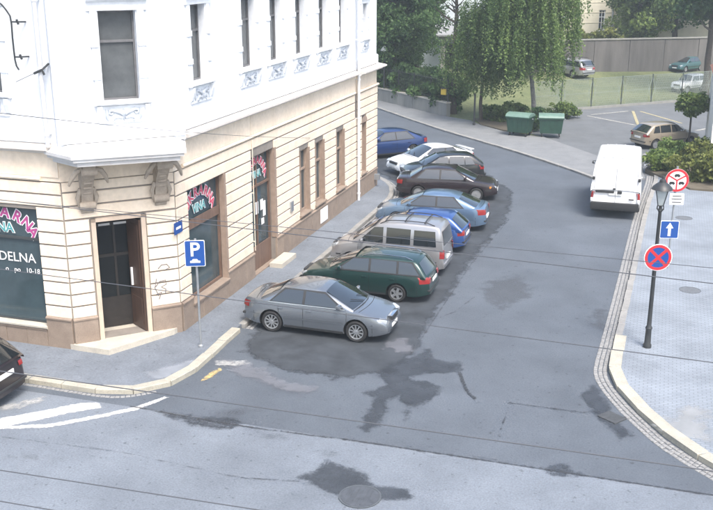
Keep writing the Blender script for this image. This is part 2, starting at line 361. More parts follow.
# right pavement
RKi = px([(714, 474), (680, 445), (657, 426), (636, 407), (620, 390), (608, 373), (609.5, 360), (613, 347)], PZ) + [(-.58, 27), (-.5, 30), (-.4, 35), (-.28, 40), (-.1, 43.5), (.0, 46.0), (.0, 47.2)]
RKi = [(9, 14.0), (5, 16.0), (3.0, 17.6)] + RKi[1:]
RKs = smooth_path(RKi, 2)
rp_ = pavement('pavement_right', [(p.x, p.y) for p in offset_path(RKs, -.10)] + [(40, 47.2), (40, 14)], PZ, PAVER)
kr = resample(RKs, .3); k1 = [p for p in kr if 18.3 < p.y < 25.6]; k2 = [p for p in kr if p.y >= 25.4]; k0 = [p for p in kr if p.y <= 18.5]
kerb(rp_, [Vector((p.x, p.y)) for p in k1], -.28, PZ + .014, 1.15, KERB); kerb(rp_, k2, -.16, PZ + .01, 1.0, KERBG); kerb(rp_, k0, -.28, PZ + .012, 1.1, KERB)
cobbles(rp_, offset_path(kr, .03), 3, .115, .022)
_pr = sheet('paver_repair', px([(650, 425), (672, 436), (713, 446), (713, 410), (690, 402)], PZ), PZ + .004, worn_mat('paver_repair', (.36, .37, .37), .9, .3, 3, .5), .12); setp(_pr, kind='structure')

# far pavement beyond the bend
FK = [(-2.2, 44.9), (-2.66, 45.62), (-4.56, 48.11), (-8.26, 52.21), (-12.31, 56.27), (-16.32, 60.98), (-19.4, 64.7), (-40, 90)]
FB = [(-40, 94), (-22.4, 70.0), (-18.54, 66.6), (-13.28, 61.6), (-11.6, 60.6), (-10.6, 59.0), (-8.9, 57.2), (-6.3, 55.9), (-3.3, 51.7), (-.6, 47.9), (-.4, 46.4)]
fp = pavement('pavement_far', FK + FB, .08, PAVEFAR)
kerb(fp, smooth_path(FK[:7], 1), -.2, .09, 1.0, KERBG)
# car park
lot = MB().quad((-3.0, 47.0, .004), (60, 47.2, .004), (60, 130, .004), (-9.3, 63.5, .004)); lot.v[3] = (-7.8, 64.8, .004)
lot.v = [(-.3, 46.9, .008), (40, 47.3, .008), (40, 112, .008), (1.98, 74.5, .008), (-7.8, 65.4, .008), (-7.2, 57.0, .008), (-3.3, 51.4, .008)]; lot.f = [tuple(range(7))]; lot.m = [0]
lot.build('car_park', LOTA, kind='structure')
# lawn that rises behind the fence
FA, FD = Vector((-7.8, 65.5)), Vector((9.8, 9.0)).normalized(); FN = Vector((-FD.y, FD.x))
def lawn_z(x, y):
    d = (Vector((x, y)) - FA).dot(FN); t = max(0, min(1, d / 16)); return .05 + 1.15 * t * t * (3 - 2 * t)
inner = FB[1:8] + [(-7.3, 57.0), (-7.8, 65.5), (1.98, 74.5), (40, 109.5), (60, 170), (-60, 170), (-60, 112)]
bm = bmesh.new(); bm.faces.new([bm.verts.new((p[0], p[1], 0)) for p in inner])
for k in range(40): bmesh.ops.bisect_plane(bm, geom=bm.verts[:] + bm.edges[:] + bm.faces[:], plane_co=(-60 + 3 * k, 0, 0), plane_no=(1, 0, 0))
for k in range(40): bmesh.ops.bisect_plane(bm, geom=bm.verts[:] + bm.edges[:] + bm.faces[:], plane_co=(0, 56 + 3 * k, 0), plane_no=(0, 1, 0))
for q in bm.verts: q.co.z = lawn_z(q.co.x, q.co.y)
me = bpy.data.meshes.new('lawn'); bm.to_mesh(me); bm.free(); me.materials.append(GRASS); me.polygons.foreach_set('use_smooth', [True] * len(me.polygons))
o = bpy.data.objects.new('lawn', me); COL.objects.link(o); setp(o, kind='structure')
# planting beds
MB().prism([(-10.6, 59.0), (-8.9, 57.3), (-7.9, 56.9), (-7.2, 57.4), (-7.6, 63), (-11.4, 61.2)], .0, .13).build('planting_bed', DIRT, kind='structure')
MB().prism(px([(645, 171), (664, 179), (690, 190), (716, 192), (740, 170), (720, 148), (652, 160)], PZ), .0, .2).build('shrub_bed', DIRT, kind='structure')

# ------------------------------------------------------------------ stains, repairs and paint on the road
WET = worn_mat('damp_asphalt', (.042, .049, .059), .6, .19, 2.4, .80, .3, wear=.22, wscale=2.2)
OLD = worn_mat('dark_parking_asphalt', (.045, .052, .061), .75, .26, 1.5, .93, .3, wear=.12, wscale=1.1)
CRK = worn_mat('tar_seam', (.04, .042, .046), .6, .03, 6, .75)
CRKL = worn_mat('faint_seam', (.07, .073, .08), .7, .04, 3, .5)
BLOT = worn_mat('faint_blotch', (.085, .09, .10), .75, .42, 1.8, .36, .2)
WPAINT = worn_mat('white_road_paint', (.78, .78, .76), .7, .05, 8, .95, .06, wear=.55, wscale=3.5)
WPAINT2 = worn_mat('worn_white_paint', (.5, .5, .48), .8, .12, 6, .6, .1, wear=.8, wscale=4)
YPAINT = worn_mat('worn_yellow_paint', (.55, .42, .18), .8, .04, 8, .8, .1, wear=.75, wscale=9)
LPATCH = worn_mat('pale_asphalt', (.19, .197, .22), .85, .28, 2.5, .55, .12)
Z1, Z2, Z3 = .008, .012, .016
lane = px([(240, 352), (251, 358), (269, 366), (300, 375), (335, 380), (368, 376), (393, 374), (411, 366), (419, 352)]) + [(-5.72, 26), (-5.70, 31), (-5.4, 37.2), (-5.9, 42), (-8, 46), (-12, 50.5), (-16, 52), (-13.4, 44.6), (-11.6, 42.4), (-10.8, 40.2), (-10.46, 38), (-10.46, 23.2)]
sheet('parking_strip', lane, Z1, OLD, .14, pad=.5)['kind'] = 'structure'
stains = [
 ([(372, 372), (396, 362), (420, 352), (432, 345), (438, 358), (462, 362), (465, 371), (446, 376), (424, 374), (414, 379), (428, 380), (443, 387), (436, 399), (420, 410), (412, 411), (408, 422), (402, 421), (404, 407), (397, 398), (392, 402), (387, 414), (380, 429), (366, 434), (357, 428), (367, 409), (372, 398), (357, 393), (372, 388), (384, 384)], WET),
 ([(283, 477), (306, 473), (326, 459), (346, 464), (370, 474), (374, 485), (411, 488), (416, 500), (397, 502), (375, 502), (346, 508), (335, 499), (313, 488), (296, 481)], WET),
 ([(149, 409), (172, 413), (235, 417), (248, 424), (235, 429), (208, 432), (169, 419)], WET),
 ([(245, 426), (290, 435), (276, 442), (252, 434)], BLOT), ([(300, 447), (335, 447), (336, 455), (304, 455)], BLOT),
 ([(579, 392), (599, 380), (604, 395), (621, 419), (637, 437), (620, 441), (599, 421), (583, 405)], WET),
 ([(546, 464), (568, 463), (586, 475), (562, 479), (548, 475)], WET), ([(534, 466), (548, 464), (552, 468), (540, 470)], BLOT),
 ([(480, 282), (520, 272), (540, 296), (500, 312), (478, 300)], BLOT), ([(585, 312), (612, 300), (612, 335), (590, 330)], BLOT),
 ([(200, 415), (240, 405), (262, 412), (230, 420)], BLOT),
 ([(0, 455), (60, 452), (70, 458), (0, 462)], BLOT),
]
for i, (p, m) in enumerate(stains): setp(sheet('damp_stain' if m is WET else 'worn_patch', px(p), .012, m, .07, pad=.4), kind='structure')
for i, (p, m) in enumerate([([(215, 358), (250, 362), (290, 381), (330, 386), (300, 398), (240, 378), (222, 368)], LPATCH), ([(384, 340), (410, 338), (420, 352), (398, 356), (380, 350)], LPATCH)]):
    setp(sheet('pale_asphalt_patch', px(p), .024 + .004 * (i % 2), m, .09, pad=.5), kind='structure')
def strip(name, pts, wd, z, m, cell=.05):
    P = [Vector(p) for p in pts]; L_ = offset_path(P, wd / 2); R_ = offset_path(P, -wd / 2)
    return setp(sheet(name, [(p.x, p.y) for p in L_] + [(p.x, p.y) for p in R_[::-1]], z, m, cell, pad=.12), kind='structure')
strip('tar_seam', [(-11.2, 17.8), (-8.3, 17.68), (-5.5, 17.8), (-2.5, 17.81), (1.9, 17.8), (6, 17.7)], .07, .016, CRK)
strip('tar_seam', px([(459, 372), (464, 385), (468, 393), (476, 400)]), .10, .024, CRK)
strip('tar_seam', px([(475, 297), (455, 312), (440, 318)]), .05, .020, CRKL)
strip('tar_seam', px([(509, 403), (499, 438)]), .04, .016, CRK); strip('tar_seam', px([(509, 403), (583, 413), (600, 412)]), .05, .020, CRK)
strip('tar_seam', px([(240, 478), (300, 482)]), .05, .016, CRK); strip('tar_seam', px([(410, 447), (432, 458), (470, 456), (560, 471)]), .04, .020, CRKL)
strip('tar_seam', [(-5.71, 22.6), (-5.72, 26), (-5.70, 31), (-5.4, 37.2)], .06, .012, CRKL)
strip('tar_seam', px([(0, 437), (120, 452), (240, 478)]), .05, .012, CRKL)
# white hatch paint by the left kerb
for i, p in enumerate([[(-4, 419), (39, 411.5), (78, 403.5), (98, 402.5), (103, 408), (67, 414), (35, 421.5), (-4, 428.5)], [(-4, 427), (51, 424), (98, 415), (133, 407.5), (165, 397), (170, 397.5), (138, 410.5), (98, 419), (51, 428), (-4, 430)]]):
    setp(sheet('road_marking', px(p), .012 + .004 * i, WPAINT, .05, pad=.12), kind='structure')
setp(sheet('road_marking', px([(-4, 407), (25, 400), (48, 396), (42, 403), (20, 409), (-4, 413)]), .020, WPAINT2, .05, pad=.2), kind='structure')
setp(sheet('road_marking', px([(198, 383), (208, 374), (220, 368), (223, 370), (210, 379)]), .016, YPAINT, .04, pad=.12), kind='structure')
setp(sheet('road_marking', px([(215, 361), (246, 361), (254, 365), (236, 368), (214, 367)]), .032, WPAINT2, .05, pad=.2), kind='structure')
# car park bays
LOTP = worn_mat('bay_line_paint', (.46, .45, .40), .8, .02, 8, .75, .1, wear=.4); LOTY = worn_mat('yellow_bay_line', (.50, .44, .26), .8, .02, 8, .75, .1, wear=.4)
for i, (a, c, m) in enumerate([((587, 116), (636, 125.5), LOTP), ((591, 115), (628, 111.5), LOTP), ((633, 111.5), (638, 125), LOTY), ((640, 111.5), (682, 123.6), LOTY), ((696, 131), (709, 128.5), LOTP), ((697, 140), (712, 137.5), LOTP), ((643, 155), (657, 152.5), LOTP)]):
    strip('bay_line', [G(*a), G(*c)], .2, .016 + .004 * (i % 3), m, .1)
# manhole covers
MHF = mat('worn_iron_frame', (.075, .085, .095), .7, .2, 8)
def manhole(loc, r, z, m, label):
    e = empty('manhole_cover', (loc[0], loc[1], 0), 0, label, 'manhole cover', 'iron manhole covers')
    MB().lathe([(r, z - .01), (r, z + .003), (r * .92, z + .003), (r * .92, z - .003)], 28).build('frame', MHF, e, local=True)
    b = MB(); b.lathe([(r * .90, z - .01), (r * .90, z + .002)], 28)
    for k in range(-3, 4): b.box((k * r * .22, 0, z + .003), (.02, 2 * math.sqrt(max(.01, (r * .75) ** 2 - (k * r * .22) ** 2)), .006))
    b.build('cover', m, e, local=True)
MHC = mat('cast_iron', (.12, .13, .14), .7, .2, 8)
manhole(G(360, 497), .42, .022, mat('cement_filled_cover', (.062, .07, .082), .8, .25, 6), 'round cover set in the dark damp stain on the road')
manhole(G(690, 290, PZ), .33, PZ, MHC, 'nearer round iron cover in the right pavement pavers')
manhole(G(684, 218, PZ), .33, PZ, MHC, 'farther round iron cover in the right pavement, level with the white van')
MB().rbox((G(612, 418)[0], G(612, 418)[1], .02), (.5, .42, .03), .01, Matrix.Rotation(R(-35), 3, 'Z')).build('drain_grate', mat('rusty_grate', (.055, .06, .065), .85, .3, 10), label='iron drain grate beside the curved right kerb', cat='drain')

# ================================================================== CORNER BUILDING
PA, PB = Vector((-14.2, 20.2)), Vector((-12.1, 22.2))
class Face:
    def __init__(s, o, d, n): s.o = Vector(o); s.d = Vector(d).normalized(); s.n = Vector(n).normalized()
    def p(s, t, out, z): q = s.o + s.d * t + s.n * out; return Vector((q.x, q.y, z))
    def box(s, mb, t0, t1, o0, o1, z0, z1):
        v = [s.p(t0, o0, z0), s.p(t1, o0, z0), s.p(t1, o1, z0), s.p(t0, o1, z0), s.p(t0, o0, z1), s.p(t1, o0, z1), s.p(t1, o1, z1), s.p(t0, o1, z1)]
        mb.add(v, [(3, 2, 1, 0), (4, 5, 6, 7), (0, 1, 5, 4), (1, 2, 6, 5), (2, 3, 7, 6), (3, 0, 4, 7)]); return mb
    def cbox(s, mb, t0, t1, o0, o1, z0, z1, c=.012):     # chamfered face
        v = [s.p(t0, o0, z0), s.p(t1, o0, z0), s.p(t1, o0, z1), s.p(t0, o0, z1), s.p(t0, o1 - c, z0), s.p(t1, o1 - c, z0), s.p(t1, o1 - c, z1), s.p(t0, o1 - c, z1),
             s.p(t0 + c, o1, z0 + c), s.p(t1 - c, o1, z0 + c), s.p(t1 - c, o1, z1 - c), s.p(t0 + c, o1, z1 - c)]
        mb.add(v, [(0, 1, 5, 4), (1, 2, 6, 5), (2, 3, 7, 6), (3, 0, 4, 7), (4, 5, 9, 8), (5, 6, 10, 9), (6, 7, 11, 10), (7, 4, 8, 11), (8, 9, 10, 11)]); return mb
    def prof(s, mb, t0, t1, pts):       # (out,z) profile swept along the face
        n = len(pts); v = [s.p(t0, o, z) for o, z in pts] + [s.p(t1, o, z) for o, z in pts]
        mb.add(v, [tuple(range(n)), tuple(range(n, 2 * n))[::-1]] + [(i, (i + 1) % n, n + (i + 1) % n, n + i) for i in range(n)]); return mb
    def wall(s, mb, t0, t1, z0, z1, ops, depth=.32):
        T = sorted({t0, t1, *[o[0] for o in ops], *[o[1] for o in ops]}); Z = sorted({z0, z1, *[o[2] for o in ops], *[o[3] for o in ops]})
        for a, c in zip(T, T[1:]):
            for e, g in zip(Z, Z[1:]):
                if any(o[0] <= (a + c) / 2 <= o[1] and o[2] <= (e + g) / 2 <= o[3] for o in ops): continue
                mb.quad(s.p(a, 0, e), s.p(c, 0, e), s.p(c, 0, g), s.p(a, 0, g))
        for o in ops:
            for (a, e, c, g) in ((o[0], o[2], o[0], o[3]), (o[1], o[2], o[1], o[3]), (o[0], o[2], o[1], o[2]), (o[0], o[3], o[1], o[3])):
                mb.quad(s.p(a, 0, e), s.p(c, 0, g), s.p(c, -depth, g), s.p(a, -depth, e))
        return mb
    def text(s, mb, txt, t, z, size, off=0.0, out=.01, ang=0.0, mirror=False, depth=.004):
        v, f = text_geo(txt, size, off, depth); sg = -1 if mirror else 1
        ca, sa = math.cos(ang), math.sin(ang)
        mb.add([s.p(t + sg * (x * ca - y * sa), out + zz, z + x * sa + y * ca) for x, y, zz in v], f)

FR = Face(PB, (0, 1), (1, 0)); FL = Face(PA, (-1, 0), (0, -1)); dch = (PB - PA).normalized(); FC = Face(PA, dch, (dch.y, -dch.x)); CL = (PB - PA).length
Y0 = PB.y; REND = 41.05 - Y0; LEND = 14.0
bld = empty('corner_building', (-14.2, 20.2, 0), 0, 'large corner building with white upper storey, banded cream ground floor and shop fronts', 'building')
TOPZ = 13.6; CO = 5.35; PL = .95; CH = (4.61 - PL) / 11
r = lambda a, b: (a - Y0, b - Y0)
RW = [(*r(22.85, 25.15), .74, 3.95), (*r(27.15, 29.05), .13, 4.02), (*r(31.35, 32.35), 1.12, 3.45), (*r(32.98, 33.98), 1.12, 3.45), (*r(35.42, 36.42), 1.12, 3.45), (*r(38.72, 39.42), 1.12, 3.30)]
UW = [(*r(23.55, 24.45), 6.78, 8.82), (*r(26.8, 27.85), 6.8, 8.95), (*r(28.98, 29.98), 6.8, 8.95), (*r(31.22, 32.22), 6.8, 8.95), (*r(33.55, 34.6), 6.8, 8.95), (*r(35.85, 36.75), 6.8, 8.95), (*r(38.95, 39.6), 6.8, 8.2)]
UW2 = [(a, b, c + 4.0, d + 4.0) for a, b, c, d in UW]
LW = [(.78, 3.35, .70, 3.86)]; LU = [(1.42, 2.5, 6.78, 8.9), (4.6, 5.7, 6.78, 8.9)]; LU2 = [(a, b, c + 4, d + 4) for a, b, c, d in LU]
CW = [(.78, 1.95, .28, 3.5)]
# backing wall of the ground floor (its dirty face shows only in the joints), then the frieze and the upper storey
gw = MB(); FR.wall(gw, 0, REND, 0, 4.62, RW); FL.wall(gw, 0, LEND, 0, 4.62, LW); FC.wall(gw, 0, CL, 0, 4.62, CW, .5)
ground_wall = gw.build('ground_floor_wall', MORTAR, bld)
fz = MB(); FR.wall(fz, 0, REND, 4.60, 5.5, []); FL.wall(fz, 0, LEND, 4.60, 5.5, []); FC.wall(fz, 0, CL, 4.60, 5.5, [])
for t0, t1 in ((0.02, 5.0), (5.03, 15.66), (15.98, REND - .03)): FR.box(fz, t0, t1, 0, .03, 4.74, 5.34)
FL.box(fz, .02, LEND, 0, .03, 4.74, 5.34)
fz.build('frieze', CREAM, bld)
# oriel over the entrance
OA, OB, OC, OD = Vector((-14.2, 20.2)), Vector((-14.02, 20.0)), Vector((-11.72, 22.28)), Vector((-12.1, 22.72))
do = (OC - OB).normalized(); FO = Face(OB, do, (do.y, -do.x)); OL = (OC - OB).length
OW = [(1.20, 2.12, 6.60, 8.78)]; OW2 = [(1.20, 2.12, 10.6, 12.7)]
uw = MB(); t0r = OD.y - Y0
FR.wall(uw, t0r, REND, 5.5, TOPZ, UW + UW2); FL.wall(uw, 0, LEND, 5.5, TOPZ, LU + LU2); FO.wall(uw, 0, OL, 5.5, TOPZ, OW + OW2)
for a, c in ((OA, OB), (OC, OD)): uw.quad((a.x, a.y, 5.5), (c.x, c.y, 5.5), (c.x, c.y, TOPZ), (a.x, a.y, TOPZ))
upper_wall = uw.build('upper_wall', WHITE, bld)
# rear and roof of the block
bk = MB(); X1 = PA.x - LEND; Y1 = Y0 + REND
bk.quad((X1, 20.2, 0), (X1, Y1, 0), (X1, Y1, TOPZ), (X1, 20.2, TOPZ)); bk.quad((X1, Y1, 0), (PB.x, Y1, 0), (PB.x, Y1, TOPZ), (X1, Y1, TOPZ)); bk.build('rear_wall', WHITE, bld)
MB().add([(X1, 20.0, TOPZ), (-14.1, 19.9, TOPZ), (-11.6, 22.2, TOPZ), (-11.8, Y1, TOPZ), (X1, Y1, TOPZ), (X1 + 5, 26, TOPZ + 3), (-18, Y1 - 4, TOPZ + 3), (-18, 26, TOPZ + 3)], [(0, 1, 7, 5), (1, 2, 7), (2, 3, 6, 7), (3, 4, 6), (4, 0, 5, 6), (5, 7, 6)]).build('roof', mat('roof_tiles', (.2, .09, .06), .8, .2, 3), bld)
tc = MB()
for F, a, c in ((FR, t0r, REND + .3), (FL, 0, LEND), (FO, -.1, OL + .1)): F.prof(tc, a, c, [(.0, TOPZ - .5), (.12, TOPZ - .45), (.2, TOPZ - .2), (.5, TOPZ - .12), (.5, TOPZ - .004), (0, TOPZ - .004)])
tc.build('top_cornice', TRIM, bld)
# rusticated courses, one block run each
def runs(t0, t1, ops, za, zb):
    cuts = sorted([(o[0], o[1]) for o in ops if o[2] < zb - .02 and o[3] > za + .02]); out = []; a = t0
    for c0, c1 in cuts:
        if c0 > a: out.append((a, c0))
        a = max(a, c1)
    if a < t1: out.append((a, t1))
    return out
JG = .022
for k in range(11):
    za, zb = PL + k * CH, PL + (k + 1) * CH
    for F, t0, t1, ops in ((FR, .012, 15.66, RW), (FR, 15.98, REND, RW), (FL, .012, 4.6, LW)):
        for a, c in runs(t0, t1, ops, za, zb):
            x = .07 if t0 > 10 else .035
            za2, zb2 = za + JG, zb - JG
            # clip against window heads
            for o in ops:
                if o[0] < (a + c) / 2 < o[1]:
                    if o[3] > za2 and o[3] < zb2: za2 = o[3] + .005
            F.cbox(MB(), a + .001, c - .001, -.03, x + random.uniform(-.002, .002), za2, zb2).build('stone_course', CREAM, ground_wall)
for k in range(8):
    za, zb = PL + k * CH, PL + (k + 1) * CH
    for a, c in runs(.02, CL - .02, [(.62, 2.10, 0, 3.62)], za, min(zb, 3.6)): FC.cbox(MB(), a, c, -.03, .035, za + JG, zb - JG).build('stone_course', CREAM, ground_wall)
for za, zb in ((3.62, 3.98), (3.98, 4.34), (4.34, 4.62)): FC.cbox(MB(), .02, CL - .02, -.03, .035, za + JG, zb - JG).build('stone_course', CREAM, ground_wall)
# string course and cornice
scb = MB()
for F, a, c, e in ((FR, .45, 15.66, 0), (FR, 15.98, REND + .06, .05), (FL, .55, LEND, 0)): F.prof(scb, a, c, [(0, 4.615), (.06 + e, 4.63), (.09 + e, 4.68), (.05 + e, 4.73), (0, 4.735)])
scb.build('string_course', CREAM, bld)
cb = MB()
for F, a, c, e in ((FR, .55, 15.70, 0), (FR, 15.95, REND + .28, .14), (FL, .15, LEND, 0)):
    F.prof(cb, a, c, [(0, CO), (.07 + e, CO), (.10 + e, CO + .06), (.24 + e, CO + .10), (.28 + e, CO + .11), (.28 + e, CO + .17), (0, CO + .24)])
cb.build('cornice', mat('cornice_plaster', (.60, .56, .52), .9, .12, 3), bld)
ub = MB()
for F, a, c, e in ((FR, .6, 15.7, 0), (FR, 15.95, REND, .03), (FL, .15, LEND, 0), (FO, .02, OL - .02, 0)): F.prof(ub, a, c, [(0, 5.62), (.06 + e, 5.62), (.06 + e, 5.95), (.03, 5.99), (0, 5.99)])
ub.build('upper_base_band', TRIM, bld)
ub = MB()
for tt in (2.95, 6.35, 8.4, 10.75, 13.05, 15.35): FR.box(ub, tt - .02, tt + .02, .0, .07, 5.62, 6.2)
ub.build('panel_moulding', TRIM, bld)
# plinth of granite slabs
plinth = MB()
for F, a, c, ops in ((FR, 0, REND, RW), (FL, 0, LEND, LW), (FC, 0, CL, CW)):
    for t0, t1 in runs(a, c, [(o[0], o[1], 0 if o[2] < .4 else o[2], 9) for o in ops], .02, .25): F.box(plinth, t0 + .01, t1 - .01, -.05, .03, .0, .6)
plinth = plinth.build('plinth', PLINTH, bld)
def slabs(F, a, c, zt, out=.07, step=.58):
    n = max(1, round((c - a) / step)); st = (c - a) / n
    for k in range(n): F.cbox(MB(), a + k * st + .004, a + (k + 1) * st - .004, -.02, out + random.uniform(-.004, .004), .02, zt - .07, .006).build('stone_slab', PLINTH, plinth)
    F.prof(MB(), a + .002, c - .002, [(-.02, zt - .07), (out + .025, zt - .068), (out + .025, zt - .03), (.035, zt - .001), (-.02, zt - .001)]).build('plinth_cap', PLINTH, plinth)
for a, c in runs(.0, REND + .05, [(o[0], o[1], o[2], 9) for o in RW[:2]], .3, PL): slabs(FR, a, c, PL)
slabs(FR, RW[0][0], RW[0][1], RW[0][2] - .06)
slabs(FL, .0, LW[0][0], PL + .03); slabs(FL, LW[0][0], LW[0][1], .64); slabs(FL, LW[0][1], 6, PL)
slabs(FC, .0, .64, PL + .02); slabs(FC, 2.08, CL, PL + .02)

# windows ---------------------------------------------------------------
def window(F, o, mframe, mglass, rec=.16, fw=.07, mull=(), trans=(), sill=None, fdepth=.07, parent=bld, ornament=None):
    t0, t1, z0, z1 = o; mb = MB(); e = .002
    for a, c, d, g in ((t0 + e, t0 + fw, z0 + e, z1 - e), (t1 - fw, t1 - e, z0 + e, z1 - e), (t0 + fw, t1 - fw, z0 + e, z0 + fw), (t0 + fw, t1 - fw, z1 - fw, z1 - e)): F.box(mb, a, c, -rec - fdepth, -rec, d, g)
    for m in mull: F.box(mb, m - .025, m + .025, -rec - fdepth * .8, -rec - .008, z0 + fw, z1 - fw)
    for z in trans: F.box(mb, t0 + fw, t1 - fw, -rec - fdepth * .9, -rec + .012, z - .03, z + .03)
    wd = mb.build('window', mframe, parent)
    T = [t0 + fw] + list(mull) + [t1 - fw]; Z = [z0 + fw] + list(trans) + [z1 - fw]
    for a, c in zip(T, T[1:]):
        for d, g in zip(Z, Z[1:]): F.box(MB(), a - .01, c + .01, -rec - fdepth * .6 - .012, -rec - fdepth * .6, d - .01, g + .01).build('pane', mglass, wd)
    bx = MB(); F.box(bx, t0 - .05, t1 + .05, -rec - .34, -rec - .32, z0 - .05, z1 + .05); bx.build('backing', INT, wd)
    if sill: F.prof(MB(), t0 - sill[0], t1 + sill[0], [(-.1, z0 - .10), (sill[1] * .6, z0 - .10), (sill[1], z0 - .06), (sill[1], z0 - .02), (0, z0 + .004), (-.1, z0 + .006)]).build('sill', sill[2], wd)
    return wd
def ornament(F, t, z, wd, w_=.34):
    b = MB()
    def P(x, y, o): return F.p(t + x * w_, o, z + y * w_)
    for sx in (-1, 1):
        pts = [(0, -.1), (.25, .1), (.5, .18), (.8, .28), (1.0, .22), (1.02, .05), (.85, -.02), (.75, .1)]
        b.tube([P(sx * x, y, .05) for x, y in pts], [.045, .05, .05, .045, .04, .035, .03, .025], 6)
        pts = [(.1, -.3), (.4, -.2), (.7, -.28), (.78, -.45), (.62, -.52)]
        b.tube([P(sx * x, y, .045) for x, y in pts], [.04, .045, .035, .03, .025], 6)
        b.tube([P(sx * 1.18, .35, .03), P(sx * 1.18, -.2, .05), P(sx * 1.1, -.45, .03)], [.04, .05, .02], 6)
    q = [P(0, .35, .03), P(.22, .05, .07), P(0, -.62, .03), P(-.22, .05, .07), P(0, .0, .14)]
    b.add(q, [(0, 1, 4), (1, 2, 4), (2, 3, 4), (3, 0, 4)])
    b.build('ornament', RELIEF, wd, smooth=40)
def upper(F, o, rev=None):
    t0, t1, z0, z1 = o; c = (t0 + t1) / 2
    wd = window(F, o, WFR, DUSTG, .20, .05, () if F is FO else (c,), (z0 + (z1 - z0) * .66,), (.26, .16, TRIM))
    s = MB(); g = .20
    F.box(s, t0 - g, t0 - .03, 0, .045, z0, z1); F.box(s, t1 + .03, t1 + g, 0, .045, z0, z1)
    for zz in (z0 + (z1 - z0) * .28, z0 + (z1 - z0) * .64): F.box(s, t0 - g - .03, t0 - .02, 0, .07, zz - .07, zz + .07); F.box(s, t1 + .02, t1 + g + .03, 0, .07, zz - .07, zz + .07)
    F.prof(s, t0 - g - .08, t1 + g + .08, [(0, z1 + .005), (.05, z1 + .005), (.06, z1 + .2), (.16, z1 + .26), (.16, z1 + .31), (0, z1 + .34)])
    s.build('surround', TRIM, wd)
    a = MB(); F.box(a, t0 - .16, t1 + .16, 0, .035, z0 - .55, z0 - .12)
    for x in (t0 - .14, t1 + .14): F.prof(a, x - .06, x + .06, [(0, z0 - .5), (.06, z0 - .46), (.12, z0 - .25), (.13, z0 - .11), (0, z0 - .11)])
    a.build('apron', TRIM, wd); ornament(F, c, z0 - .32, wd, .36)
for o in UW + UW2: upper(FR, o)
for o in LU + LU2: upper(FL, o)
for o in OW + OW2: upper(FO, o)
for o in RW[2:]:
    wd = window(FR, o, TAUPE, SHOPG, .10, .09, ((o[0] + o[1]) / 2,), (2.7,), (.06, .13, PLINTH), .1)
    j = MB(); FR.box(j, o[0] - .001, o[0] + .035, -.1, .04, o[2], o[3]); FR.box(j, o[1] - .03, o[1] + .05, -.1, .05, o[2], o[3]); j.build('jamb', TAUPE, wd)
ar = MB(); o = RW[5]; n = 9; c = (o[0] + o[1]) / 2
ar.add([FR.p(c - .42 * math.cos(math.pi * k / n), .075, o[3] + .28 * math.sin(math.pi * k / n)) for k in range(n + 1)], [tuple(range(n + 1))]); ar.build('arched_head', TAUPE, bld)
# shop window on the street side
w1 = window(FR, RW[0], BROWN, SHOPG, .14, .08, (), (2.88,), (.04, .12, PLINTH), .10)
j = MB(); FR.box(j, RW[0][1] - .02, RW[0][1] + .10, -.12, .05, RW[0][2], RW[0][3]); j.build('jamb', TAUPE, w1)
FR.box(MB(), RW[0][0] + .09, RW[0][1] - .09, -.15, -.13, 2.75, 3.02).build('transom_board', BROWN, w1)
w2 = window(FL, LW[0], mat('dark_window_frame', (.045, .05, .052), .5, .1, 5), SHOPG, .10, .05, (), (3.02,), (.03, .12, STONE), .08)
# arched shop lettering
def arch_sign(F, ct, cz, rx, rz, out, parent, word, inner, mirror, size, only=None):
    back, front = MB(), MB(); n = len(word)
    for k, ch in enumerate(word):
        a = math.pi * (.93 - .86 * k / (n - 1)); sx = -1 if mirror else 1
        t = ct + sx * rx * math.cos(a); z = cz + rz * math.sin(a)
        tang = math.atan2(rz * math.cos(a), -rx * math.sin(a)) + math.pi
        tang = max(-.95, min(.95, -math.cos(a) * .95))
        F.text(back, ch, t, z, size * 1.12, .034, out, tang, mirror); F.text(front, ch, t, z, size * 1.12, .010, out + .008, tang, mirror)
    lb = back.build('letter_outline', SWHITE, parent); front.build('arched_lettering', PINK if not mirror else PURPLE, parent)
    bb, fb = MB(), MB(); F.text(bb, inner, ct, cz + .20, size, .024, out, 0, mirror); F.text(fb, inner, ct, cz + .20, size, .004, out + .008, 0, mirror)
    bb.build('letter_outline', SWHITE, parent); fb.build('small_lettering', TEAL, parent)
arch_sign(FR, RW[0][0] + 1.02, 3.05, .86, .66, -.185 + .02, w1, 'CUKRÁRNA', 'VINA', False, .34)
tl = MB()
arch_sign(FL, 2.05, 3.06, 1.02, .62, -.13, w2, 'CUKRÁRNA', 'VINA', True, .36)
FL.text(tl, 'JÍDELNA', 1.72, 2.46, .36, .0, -.13, 0, True); tl.build('white_lettering', SWHITE, w2)
for tx_, tt_ in (('o', 1.98), ('po', 1.66), ('10-18', 1.18)):
    tl = MB(); FL.text(tl, tx_, tt_, 2.12, .19, .0, -.13, 0, True); tl.build('small_white_lettering', SWHITE, w2)
